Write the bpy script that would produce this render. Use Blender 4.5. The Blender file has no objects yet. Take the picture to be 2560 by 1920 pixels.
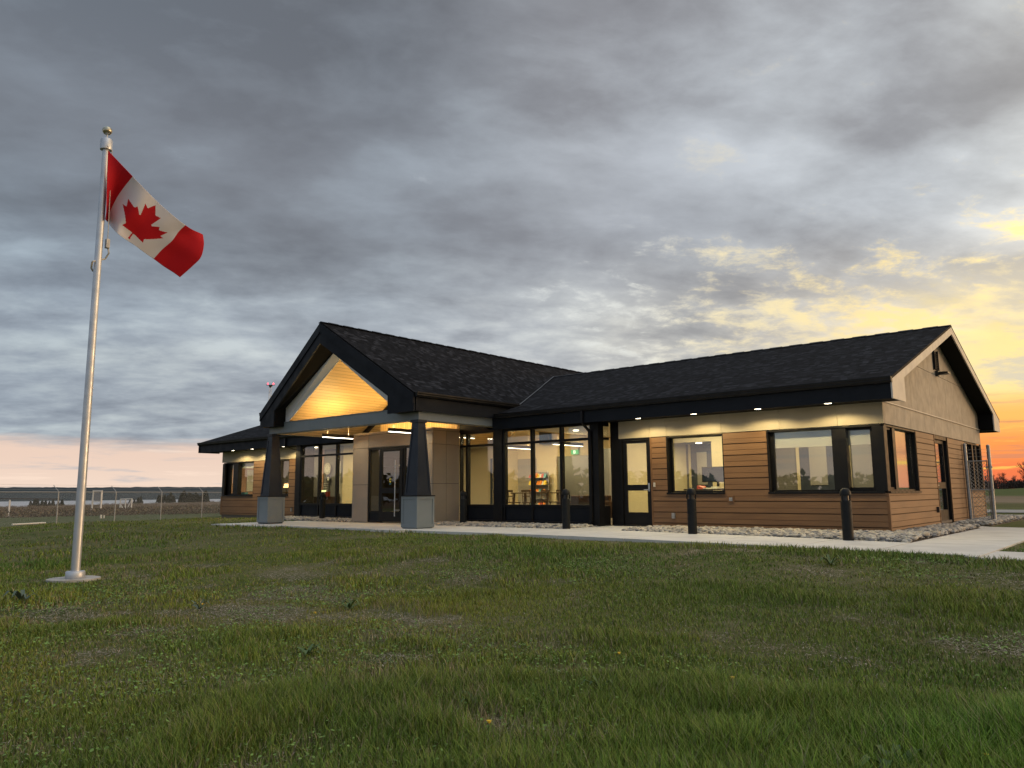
import bpy, math, random
import numpy as np
from mathutils import Matrix, Vector

random.seed(7)
rng = np.random.default_rng(11)
C = bpy.context.scene.collection
scene = bpy.context.scene

# ------------------------------------------------------------------ camera
cam_d = bpy.data.cameras.new('camera')
cam_d.sensor_width = 36.0
cam_d.lens = 26.72
cam_d.clip_start = 0.05
cam_d.clip_end = 20000
cam = bpy.data.objects.new('camera', cam_d)
C.objects.link(cam)
CAM = (4.490, -17.158, 0.862)
R3 = Matrix(((0.75766, 0.09771, 0.645294), (0.65261, -0.102543, -0.750723), (-0.007183, 0.989918, -0.141459)))
cam.matrix_world = Matrix.Translation(CAM) @ R3.to_4x4()
scene.camera = cam

scene.view_settings.view_transform = 'Standard'
scene.view_settings.look = 'None'
scene.view_settings.exposure = 0.55
scene.view_settings.gamma = 1.0
scene.view_settings.use_curve_mapping = False
scene.cycles.max_bounces = 8
scene.cycles.transparent_max_bounces = 16
scene.cycles.sample_clamp_indirect = 4.0

SUN_AZ = math.radians(46)      # from +Y towards +X
SUN_EL = math.radians(4.5)
sun_dir = Vector((math.sin(SUN_AZ)*math.cos(SUN_EL), math.cos(SUN_AZ)*math.cos(SUN_EL), math.sin(SUN_EL)))

# ------------------------------------------------------------------ world
world = bpy.data.worlds.new('World')
scene.world = world
world.use_nodes = True
wn = world.node_tree.nodes
wl = world.node_tree.links
wn.clear()


class NB:
    """small helper that wires shader nodes"""
    def __init__(s, tree):
        s.t = tree; s.n = tree.nodes; s.l = tree.links
    def put(s, sock, v):
        if isinstance(v, bpy.types.NodeSocket): s.l.new(v, sock)
        elif isinstance(v, (tuple, list)):
            v = tuple(v)
            if len(sock.default_value) == 4 and len(v) == 3: v = v + (1,)
            sock.default_value = v
        else: sock.default_value = v
    def m(s, op, a, b=None, c=None, clamp=False):
        n = s.n.new('ShaderNodeMath'); n.operation = op; n.use_clamp = clamp
        s.put(n.inputs[0], a)
        if b is not None: s.put(n.inputs[1], b)
        if c is not None: s.put(n.inputs[2], c)
        return n.outputs[0]
    def mr(s, v, a, b, c=0.0, d=1.0, smooth=True):
        n = s.n.new('ShaderNodeMapRange')
        n.interpolation_type = 'SMOOTHSTEP' if smooth else 'LINEAR'
        s.put(n.inputs[0], v)
        for i, q in enumerate((a, b, c, d)): s.put(n.inputs[i+1], q)
        return n.outputs[0]
    def mix(s, f, a, b, mode='MIX'):
        n = s.n.new('ShaderNodeMix'); n.data_type = 'RGBA'; n.blend_type = mode
        s.put(n.inputs[0], f); s.put(n.inputs[6], a); s.put(n.inputs[7], b)
        return n.outputs[2]
    def noise(s, vec, scale, detail=4, rough=.5, dist=0.0, lac=2.0, dim='3D', w=0):
        n = s.n.new('ShaderNodeTexNoise'); n.noise_dimensions = dim
        if vec is not None: s.put(n.inputs['Vector'], vec)
        if dim == '4D': n.inputs['W'].default_value = w
        n.inputs['Scale'].default_value = scale; n.inputs['Detail'].default_value = detail
        n.inputs['Roughness'].default_value = rough; n.inputs['Distortion'].default_value = dist
        n.inputs['Lacunarity'].default_value = lac
        return n.outputs[0]
    def comb(s, x, y, z):
        n = s.n.new('ShaderNodeCombineXYZ')
        for i, q in enumerate((x, y, z)): s.put(n.inputs[i], q)
        return n.outputs[0]
    def sep(s, v):
        n = s.n.new('ShaderNodeSeparateXYZ'); s.put(n.inputs[0], v); return n.outputs
    def map(s, v, loc=(0, 0, 0), rot=(0, 0, 0), sc=(1, 1, 1)):
        n = s.n.new('ShaderNodeMapping'); s.put(n.inputs[0], v)
        n.inputs[1].default_value = loc; n.inputs[2].default_value = rot; n.inputs[3].default_value = sc
        return n.outputs[0]
    def ramp(s, v, stops, interp='EASE'):
        n = s.n.new('ShaderNodeValToRGB'); n.color_ramp.interpolation = interp
        el = n.color_ramp.elements
        while len(el) < len(stops): el.new(.5)
        for e, (p, c) in zip(el, stops): e.position = p; e.color = tuple(c) + (1,)
        s.put(n.inputs[0], v)
        return n.outputs[0]


W = NB(world.node_tree)
tc = wn.new('ShaderNodeTexCoord')
D = tc.outputs['Generated']
dx, dy, dz = W.sep(D)
hl = W.m('SQRT', W.m('ADD', W.m('MULTIPLY', dx, dx), W.m('ADD', W.m('MULTIPLY', dy, dy), 1e-5)))
ga = W.m('ADD', W.m('MULTIPLY', W.m('DIVIDE', dx, hl), math.sin(SUN_AZ)), W.m('MULTIPLY', W.m('DIVIDE', dy, hl), math.cos(SUN_AZ)))
# second azimuth measure, signed side axis
gb = W.m('SUBTRACT', W.m('MULTIPLY', W.m('DIVIDE', dx, hl), math.cos(SUN_AZ)), W.m('MULTIPLY', W.m('DIVIDE', dy, hl), math.sin(SUN_AZ)))
el = W.m('MAXIMUM', dz, 0.0)
inv = W.m('DIVIDE', 1.0, W.m('ADD', el, 0.20))
P = W.comb(W.m('MULTIPLY', dx, inv), W.m('MULTIPLY', dy, inv), 0.0)
Prot = W.map(P, (0, 0, 0), (0, 0, math.radians(-52)), (1, 1, 1))
Pst = W.map(Prot, (0, 0, 0), (0, 0, 0), (1.0, 1.3, 1))
big = W.noise(W.map(Pst, (2.2, .6, 0)), 0.62, 4, .5, .2)
mid = W.noise(W.map(Pst, (3.1, 1.7, 0)), 1.5, 7, .52, .15)
fine = W.noise(W.map(Pst, (7.7, 2.9, 0)), 4.2, 8, .58, .15)
wisp = W.noise(W.map(P, (1.3, 5.2, 0), (0, 0, math.radians(-10)), (1, 1.5, 1)), 7.0, 8, .62, .4)
# cloud body colour: bluish grey away from the sunset, paler towards it
azs = W.mr(ga, -.55, .95, smooth=False)
body = W.ramp(azs, [(0, (.185, .222, .262)), (.25, (.185, .210, .240)), (.5, (.235, .245, .265)), (.70, (.29, .30, .315)), (.85, (.36, .355, .34)), (1, (.58, .48, .36))])
# large soft dark and pale masses
m1 = W.mr(big, .34, .66, smooth=False)
m2 = W.mr(mid, .30, .70, smooth=False)
m3 = W.mr(fine, .30, .70, smooth=False)
sh = W.m('ADD', W.m('MULTIPLY', m1, .44), W.m('ADD', W.m('MULTIPLY', m2, .36), W.m('MULTIPLY', m3, .22)))
body = W.mix(1.0, body, W.ramp(sh, [(.22, (.55, .53, .54)), (.43, (.84, .83, .84)), (.60, (1.22, 1.24, 1.25)), (.80, (1.68, 1.72, 1.73))], 'LINEAR'), 'MULTIPLY')
# the dark bank stretching over the middle of the view
bank = W.m('MULTIPLY', W.mr(W.m('ABSOLUTE', W.m('SUBTRACT', W.m('ADD', el, W.m('MULTIPLY', ga, .10)), .36)), .16, .0), W.mr(ga, .62, .2))
body = W.mix(W.m('MULTIPLY', bank, .36), body, (.165, .172, .195))
# lower sky is paler overall
low = W.mr(el, .34, .13)
lowc = W.ramp(azs, [(0, (.27, .31, .355)), (.25, (.35, .38, .405)), (.42, (.42, .44, .45)), (.55, (.50, .49, .45)), (.68, (.62, .54, .42)), (.85, (.80, .66, .45)), (1, (.95, .75, .42))])
lowc = W.mix(1.0, lowc, W.ramp(W.m('ADD', W.m('MULTIPLY', m2, .5), W.m('MULTIPLY', m3, .5)), [(.2, (.60, .61, .66)), (.48, (.90, .90, .92)), (.8, (1.35, 1.32, 1.22))], 'LINEAR'), 'MULTIPLY')
body = W.mix(W.m('MULTIPLY', low, .85), body, lowc)
# breaks in the cloud
wisp = W.noise(W.map(Prot, (1.3, 5.2, 0), (0, 0, .25), (1, 1.15, 1)), 8.0, 10, .68, .25)
br = W.m('ADD', W.m('MULTIPLY', mid, .26), W.m('ADD', W.m('MULTIPLY', fine, .38), W.m('MULTIPLY', wisp, .46)))
lit_zone = W.m('MULTIPLY', W.m('MULTIPLY', W.mr(el, .38, .22), W.mr(el, .07, .13)), W.mr(ga, -.25, .45))
th = W.m('ADD', W.m('SUBTRACT', .640, W.m('MULTIPLY', lit_zone, .125)), W.m('SUBTRACT', W.mr(ga, .32, .10, 0, .035), W.mr(ga, .35, .55, 0, .006)))
gap = W.mr(br, W.m('SUBTRACT', th, .025), W.m('ADD', th, .115))
gapc = W.ramp(azs, [(0, (.40, .46, .52)), (.35, (.40, .43, .46)), (.5, (.56, .57, .54)), (.60, (.68, .58, .36)), (.70, (.80, .62, .27)),  (.85, (1.1, .86, .36)), (1, (1.5, 1.1, .5))])
sky = W.mix(W.m('MULTIPLY', gap, W.mr(lit_zone, 0, .5, .35, .95)), body, gapc)
# the glowing open strip low in the west
gl = W.m('MULTIPLY', W.mr(W.m('ADD', el, W.m('ADD', W.m('MULTIPLY', W.m('SUBTRACT', mid, .5), .22), W.m('MULTIPLY', W.m('SUBTRACT', fine, .5), .10))), .245, .165), W.mr(W.m('SUBTRACT', ga, W.m('MULTIPLY', el, .9)), .12, .40))
glc = W.ramp(W.mr(ga, .2, 1.0, smooth=False), [(0, (.58, .53, .40)), (.35, (.70, .58, .33)), (.55, (.80, .62, .24)), (.75, (1.0, .78, .32)), (1, (2.2, 1.5, .6))])
cn = W.m('ADD', W.m('MULTIPLY', W.noise(W.map(Pst, (0.4, 9.2, 0), (0, 0, 0), (1.1, 1.4, 1)), 1.0, 8, .60, .5), .75), W.m('MULTIPLY', fine, .25))
cutc = W.mr(W.m('ADD', W.m('MULTIPLY', cn, .8), W.m('MULTIPLY', wisp, .2)), .435, .515)
glow = W.mix(W.m('MULTIPLY', cutc, .85), glc, W.mix(.72, glc, (.36, .37, .42)))
sky = W.mix(W.m('MULTIPLY', gl, .90), sky, glow)
# horizon bands
hz = W.comb(W.m('MULTIPLY', ga, 2.2), W.m('MULTIPLY', gb, 2.2), W.m('MULTIPLY', el, 26.0))
band = W.noise(hz, 1.5, 6, .6, .3)
hedge = W.m('ADD', el, W.m('MULTIPLY', W.m('SUBTRACT', band, .5), .05))
hb2 = W.noise(W.comb(W.m('MULTIPLY', ga, 3.0), W.m('MULTIPLY', gb, 3.0), W.m('MULTIPLY', el, 38.0)), 1.9, 6, .6, .3)
left_band = W.m('MULTIPLY', W.mr(hedge, .070, .050), W.mr(ga, .45, .1))
leftc = W.mix(W.mr(el, .004, .05), (.64, .50, .41), (.60, .45, .37))
leftc = W.mix(W.mr(hb2, .52, .68, 0, .7), leftc, (.33, .34, .37))
leftc = W.mix(W.mr(hb2, .42, .30, 0, .6), leftc, (.74, .58, .47))
sky = W.mix(left_band, sky, leftc)
right_band = W.m('MULTIPLY', W.mr(hedge, .125, .085), W.mr(ga, .2, .55))
rc = W.ramp(W.m('MULTIPLY', el, 8.0), [(0, (.56, .10, .06)), (.14, (.68, .15, .055)), (.36, (.76, .24, .06)), (.66, (.82, .40, .10)), (1, (.85, .58, .19))])
rc = W.mix(W.mr(ga, .78, .92, 0, .65), rc, (.86, .60, .36))
rc = W.mix(W.mr(hb2, .54, .66), rc, (.84, .54, .10))
rc = W.mix(W.mr(hb2, .46, .36, 0, .65), rc, (.46, .19, .11))
sky = W.mix(right_band, sky, rc)
# paler cloud overhead and to the east, behind the camera
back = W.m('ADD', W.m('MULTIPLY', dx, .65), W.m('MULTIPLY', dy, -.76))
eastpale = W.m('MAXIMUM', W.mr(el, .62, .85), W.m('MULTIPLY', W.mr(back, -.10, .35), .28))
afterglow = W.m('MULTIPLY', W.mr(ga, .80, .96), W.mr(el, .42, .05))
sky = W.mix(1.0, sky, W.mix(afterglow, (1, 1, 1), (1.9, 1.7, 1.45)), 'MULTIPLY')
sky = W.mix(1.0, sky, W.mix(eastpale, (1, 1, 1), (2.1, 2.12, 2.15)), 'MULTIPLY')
# physical sky as the faint clear-air part above the cloud deck
nish = wn.new('ShaderNodeTexSky'); nish.sky_type = 'NISHITA'; nish.sun_disc = False
nish.sun_elevation = SUN_EL; nish.sun_rotation = SUN_AZ
clear = W.mix(1.0, nish.outputs[0], (.08, .08, .08), 'MULTIPLY')
sky = W.mix(.04, sky, clear)
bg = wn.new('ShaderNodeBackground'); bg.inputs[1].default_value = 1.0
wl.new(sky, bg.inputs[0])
wo = wn.new('ShaderNodeOutputWorld'); wl.new(bg.outputs[0], wo.inputs[0])

# ------------------------------------------------------------------ sun
sl = bpy.data.lights.new('sun', 'SUN'); sl.energy = .7; sl.angle = math.radians(14); sl.color = (1.0, .62, .34)
so = bpy.data.objects.new('sun', sl); C.objects.link(so)
so.rotation_euler = sun_dir.to_track_quat('Z', 'Y').to_euler()
so.location = (60, 60, 30)

# ------------------------------------------------------------------ materials
MATS = {}


def mat(name, col, rough=.6, metal=0.0, spec=.5, noise=None, bump=None, emit=None, coat=0.0):
    """noise=(scale,(dark),(light),detail) ; bump=(scale,strength,dist)"""
    if name in MATS: return MATS[name]
    m = bpy.data.materials.new(name); m.use_nodes = True
    n = NB(m.node_tree); b = m.node_tree.nodes['Principled BSDF']
    n.put(b.inputs['Base Color'], col)
    b.inputs['Roughness'].default_value = rough; b.inputs['Metallic'].default_value = metal
    b.inputs['Specular IOR Level'].default_value = spec
    tcn = m.node_tree.nodes.new('ShaderNodeTexCoord').outputs['Object']
    if noise:
        f = n.noise(tcn, noise[0], noise[3] if len(noise) > 3 else 5, .6)
        n.put(b.inputs['Base Color'], n.ramp(f, [(.3, noise[1]), (.7, noise[2])], 'LINEAR'))
        rr = n.mr(n.noise(tcn, noise[0]*1.7, 3), .3, .7, rough-.08, min(1, rough+.08))
        n.put(b.inputs['Roughness'], rr)
    if bump:
        f = n.noise(tcn, bump[0], 5, .6)
        bn = m.node_tree.nodes.new('ShaderNodeBump'); bn.inputs['Strength'].default_value = bump[1]
        bn.inputs['Distance'].default_value = bump[2]
        n.l.new(f, bn.inputs['Height']); n.l.new(bn.outputs[0], b.inputs['Normal'])
    if emit:
        n.put(b.inputs['Emission Color'], emit[0]); b.inputs['Emission Strength'].default_value = emit[1]
    MATS[name] = m
    return m


mat('black_metal', (.005, .005, .006), .42, 0, .22, (3, (.004, .004, .005), (.0075, .0075, .0085)), (60, .05, .002))
mat('fascia', (.009, .0115, .0165), .55, 0, .14, (2, (.0075, .0095, .014), (.011, .0135, .019)), (8, .08, .004))
mat('soffit_black', (.005, .005, .0055), .7, 0, .12)
mat('warm_grey_panel', (.27, .235, .20), .55, 0, .4, (1.3, (.255, .22, .185), (.29, .25, .21)), (90, .06, .002))
mat('band_panel', (.36, .32, .24), .5, 0, .4, (1.1, (.32, .285, .215), (.39, .345, .26)), (14, .12, .006))
mat('end_panel', (.29, .265, .225), .6, 0, .4, (2.6, (.24, .22, .185), (.33, .30, .255), 8), (11, .25, .008))
mat('slate_panel', (.18, .205, .215), .5, 0, .45, (2, (.170, .195, .205), (.195, .22, .232)), (40, .05, .002))
mat('slate_trim', (.20, .225, .235), .5)
mat('shaft_navy', (.014, .020, .032), .45, 0, .35, (2, (.012, .017, .028), (.017, .023, .036)))
mat('light_trim', (.50, .47, .42), .5, 0, .4, (3, (.46, .43, .385), (.54, .51, .46)))
mat('white_board', (.72, .73, .75), .55)
mat('galv', (.34, .35, .36), .5, .75, .5, (14, (.26, .27, .28), (.42, .43, .44)))
mat('aluminium', (.47, .50, .55), .42, .65, .5, (5, (.44, .47, .52), (.52, .55, .60)), (120, .05, .001))
mat('brass', (.40, .38, .30), .3, .9)
mat('concrete', (.52, .51, .48), .8, 0, .3, (1.6, (.46, .45, .425), (.58, .57, .54), 9), (70, .2, .003))
mat('cream_paint', (.66, .60, .42), .7, 0, .3, (1, (.63, .57, .40), (.69, .63, .45)))
mat('ceiling_paint', (.60, .55, .42), .8)
mat('grey_wall_paint', (.19, .195, .20), .7)
mat('frosted_pane', (.30, .30, .30), .4)
mat('blue_door', (.035, .05, .085), .5)
mat('pink_wall', (.60, .36, .26), .7)
mat('floor_tile', (.16, .14, .11), .4, 0, .5, (4, (.14, .12, .10), (.19, .165, .13)))
mat('blind_fabric', (.50, .50, .46), .85)
mat('whiteboard', (.78, .78, .70), .3)
mat('screen_blue', (.03, .05, .09), .25)
mat('dark_plastic', (.02, .02, .022), .4)
mat('bollard_black', (.008, .009, .011), .55, 0, .2, (6, (.006, .007, .008), (.011, .012, .013)))
mat('lamp_white', (1, 1, 1), .4, emit=((1, .86, .60), 14.0))
mat('lamp_linear', (1, 1, 1), .4, emit=((1, .90, .72), 7.0))
mat('lamp_indoor', (1, 1, 1), .4, emit=((1, .88, .66), 5.0))
mat('beacon_red', (.6, .05, .05), .4, emit=((1, .06, .09), 3.2))
mat('chair_wood', (.06, .035, .02), .5)
mat('sofa_fabric', (.10, .06, .045), .9)
mat('paper', (.7, .68, .6), .8)
mat('red_pack', (.55, .08, .05), .4)
mat('orange_pack', (.75, .26, .05), .4)
mat('yellow_pack', (.80, .62, .10), .4)
mat('teal_pack', (.08, .30, .36), .4)
mat('white_wood', (.62, .61, .58), .7, 0, .3, (6, (.5, .49, .46), (.7, .69, .66)))
mat('rope', (.45, .45, .43), .8)
mat('bark', (.045, .035, .028), .9)
mat('far_bark', (.030, .024, .022), .9)
mat('petal', (.70, .46, .02), .6)
mat('rock_soil', (.12, .10, .08), .95)


def glass_mat():
    m = bpy.data.materials.new('glass'); m.use_nodes = True
    nt = m.node_tree; nt.nodes.clear(); n = NB(nt)
    t = nt.nodes.new('ShaderNodeBsdfTransparent'); t.inputs[0].default_value = (.94, .955, .94, 1)
    g = nt.nodes.new('ShaderNodeBsdfGlossy'); g.inputs['Roughness'].default_value = .01
    g.inputs[0].default_value = (.95, .97, 1, 1)
    geo = nt.nodes.new('ShaderNodeNewGeometry')
    dt = nt.nodes.new('ShaderNodeVectorMath'); dt.operation = 'DOT_PRODUCT'
    nt.links.new(geo.outputs['Normal'], dt.inputs[0]); nt.links.new(geo.outputs['Incoming'], dt.inputs[1])
    c = n.m('SUBTRACT', 1.0, n.m('ABSOLUTE', dt.outputs['Value']))
    fr = n.m('ADD', .080, n.m('MULTIPLY', n.m('POWER', c, 4.0), .85))
    mx = nt.nodes.new('ShaderNodeMixShader')
    nt.links.new(fr, mx.inputs[0]); nt.links.new(t.outputs[0], mx.inputs[1]); nt.links.new(g.outputs[0], mx.inputs[2])
    o = nt.nodes.new('ShaderNodeOutputMaterial'); nt.links.new(mx.outputs[0], o.inputs[0])
    MATS['glass'] = m


glass_mat()


def siding_mat():
    m = mat('siding', (.26, .13, .055), .55)
    n = NB(m.node_tree); b = m.node_tree.nodes['Principled BSDF']
    oc = m.node_tree.nodes.new('ShaderNodeTexCoord').outputs['Object']
    x, y, z = n.sep(oc)
    al = n.m('ADD', x, y)
    grain = n.noise(n.comb(n.m('MULTIPLY', al, 1.2), 0, n.m('MULTIPLY', z, 60)), 1.0, 6, .6)
    course = n.m('FLOOR', n.m('DIVIDE', n.m('SUBTRACT', z, .07), .135))
    tone = n.noise(n.comb(n.m('MULTIPLY', al, .25), course, 0), 3.0, 1)
    f = n.m('ADD', n.m('MULTIPLY', grain, .5), n.m('MULTIPLY', tone, .6))
    n.put(b.inputs['Base Color'], n.ramp(f, [(.35, (.118, .062, .029)), (.75, (.215, .116, .053))], 'LINEAR'))
    bn = m.node_tree.nodes.new('ShaderNodeBump'); bn.inputs['Strength'].default_value = .15; bn.inputs['Distance'].default_value = .003
    n.l.new(grain, bn.inputs['Height']); n.l.new(bn.outputs[0], b.inputs['Normal'])
siding_mat()
mat('siding_back', (.07, .036, .018), .8)
mat('siding_trim', (.14, .072, .033), .55, 0, .4, (4, (.125, .064, .029), (.155, .08, .037)))


def wood_ceiling_mat():
    m = mat('wood_ceiling', (.72, .50, .22), .5)
    n = NB(m.node_tree); b = m.node_tree.nodes['Principled BSDF']
    oc = m.node_tree.nodes.new('ShaderNodeTexCoord').outputs['Object']
    x, y, z = n.sep(oc)
    s = n.m('MULTIPLY', x, 1.19)               # distance along the slope
    k = n.m('DIVIDE', s, .135)
    idx = n.m('FLOOR', k); fr = n.m('FRACT', k)
    tone = n.noise(n.comb(idx, n.m('FLOOR', n.m('ADD', n.m('MULTIPLY', y, .4), n.m('MULTIPLY', idx, .37))), 0), 7.3, 0)
    grain = n.noise(n.comb(n.m('MULTIPLY', s, 22), n.m('MULTIPLY', y, 1.2), idx), 1.0, 5, .6, .8)
    vor = m.node_tree.nodes.new('ShaderNodeTexVoronoi'); vor.inputs['Scale'].default_value = 1.0
    n.put(vor.inputs['Vector'], n.comb(n.m('MULTIPLY', s, 5), n.m('MULTIPLY', y, 2.2), 0))
    knot = n.mr(vor.outputs['Distance'], .09, .05)
    f = n.m('ADD', n.m('MULTIPLY', tone, .5), n.m('MULTIPLY', grain, .5))
    col = n.ramp(f, [(.3, (.58, .39, .17)), (.7, (.76, .55, .27))], 'LINEAR')
    col = n.mix(n.m('MULTIPLY', knot, .6), col, (.22, .11, .04))
    gro = n.mr(fr, .05, .11, 1, 0)
    col = n.mix(n.m('MULTIPLY', gro, .85), col, (.10, .05, .015))
    n.put(b.inputs['Base Color'], col)
    bn = m.node_tree.nodes.new('ShaderNodeBump'); bn.inputs['Strength'].default_value = .6; bn.inputs['Distance'].default_value = .006
    n.l.new(n.m('SUBTRACT', 1.0, gro), bn.inputs['Height']); n.l.new(bn.outputs[0], b.inputs['Normal'])
wood_ceiling_mat()


def shingle_mat():
    m = mat('shingles', (.02, .02, .022), .95, 0, .08)
    n = NB(m.node_tree); b = m.node_tree.nodes['Principled BSDF']
    uv = m.node_tree.nodes.new('ShaderNodeUVMap').outputs[0]
    u, v, _ = n.sep(uv)
    k = n.m('DIVIDE', v, .14); row = n.m('FLOOR', k); fr = n.m('FRACT', k)
    uo = n.m('ADD', u, n.m('MULTIPLY', n.m('SINE', n.m('MULTIPLY', row, 12.9)), 3.7))
    tab = n.noise(n.comb(n.m('FLOOR', n.m('DIVIDE', uo, .13)), row, 0), 5.1, 0)
    gr = n.noise(n.comb(u, v, 0), 90, 3, .6)
    wv = n.noise(n.comb(u, v, 0), .7, 4, .5)
    dash = n.noise(n.comb(n.m('MULTIPLY', uo, 1.6), n.m('FLOOR', n.m('DIVIDE', v, .28)), 0), 2.3, 2, .5)
    f = n.m('ADD', n.m('MULTIPLY', tab, .52), n.m('ADD', n.m('MULTIPLY', gr, .26), n.m('ADD', n.m('MULTIPLY', dash, .18), n.m('MULTIPLY', wv, .05))))
    col = n.ramp(f, [(.40, (.003, .0035, .005)), (.52, (.008, .009, .012)), (.66, (.034, .037, .046))], 'LINEAR')
    tk = n.mr(tab, .5, .56)
    edge = n.mr(fr, .0, n.m('ADD', .12, n.m('MULTIPLY', tk, .22)), 1, 0)
    col = n.mix(n.m('MULTIPLY', edge, .92), col, (.002, .002, .003))
    n.put(b.inputs['Base Color'], col)
    hgt = n.m('ADD', n.m('MULTIPLY', n.m('SUBTRACT', 1, fr), .7), n.m('MULTIPLY', tk, .5))
    bn = m.node_tree.nodes.new('ShaderNodeBump'); bn.inputs['Strength'].default_value = .9; bn.inputs['Distance'].default_value = .02
    n.l.new(hgt, bn.inputs['Height']); n.l.new(bn.outputs[0], b.inputs['Normal'])
shingle_mat()


def attr_mat(name, rough=.8, spec=.3, transl=0.0):
    m = mat(name, (1, 1, 1), rough, 0, spec)
    b = m.node_tree.nodes['Principled BSDF']
    a = m.node_tree.nodes.new('ShaderNodeAttribute'); a.attribute_name = 'tint'
    m.node_tree.links.new(a.outputs['Color'], b.inputs['Base Color'])
    return m
attr_mat('blade', .65, .25)
attr_mat('stone', .75, .35)
attr_mat('leafage', .8, .2)

# ------------------------------------------------------------------ mesh builders


SPLIT = {'wall_panel', 'siding_wall', 'rake_soffit', 'fascia_board', 'corner_trim', 'foundation', 'wall', 'gable_panel', 'corner_post', 'roller_blind', 'pilaster', 'side_pane', 'vestibule_cladding', 'vestibule_wall', 'valley_flashing', 'soffit', 'gutter', 'rake_board', 'beam', 'beam_cap', 'downspout', 'interior_wall', 'interior_door', 'vision_panel', 'recessed_light', 'ceiling', 'floor', 'interior_door', 'wood_ceiling', 'gable_trim', 'ridge_cap', 'side_panel', 'drawer', 'screen', 'base', 'clerestory_frame', 'handle', 'drip_ledge'}


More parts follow.
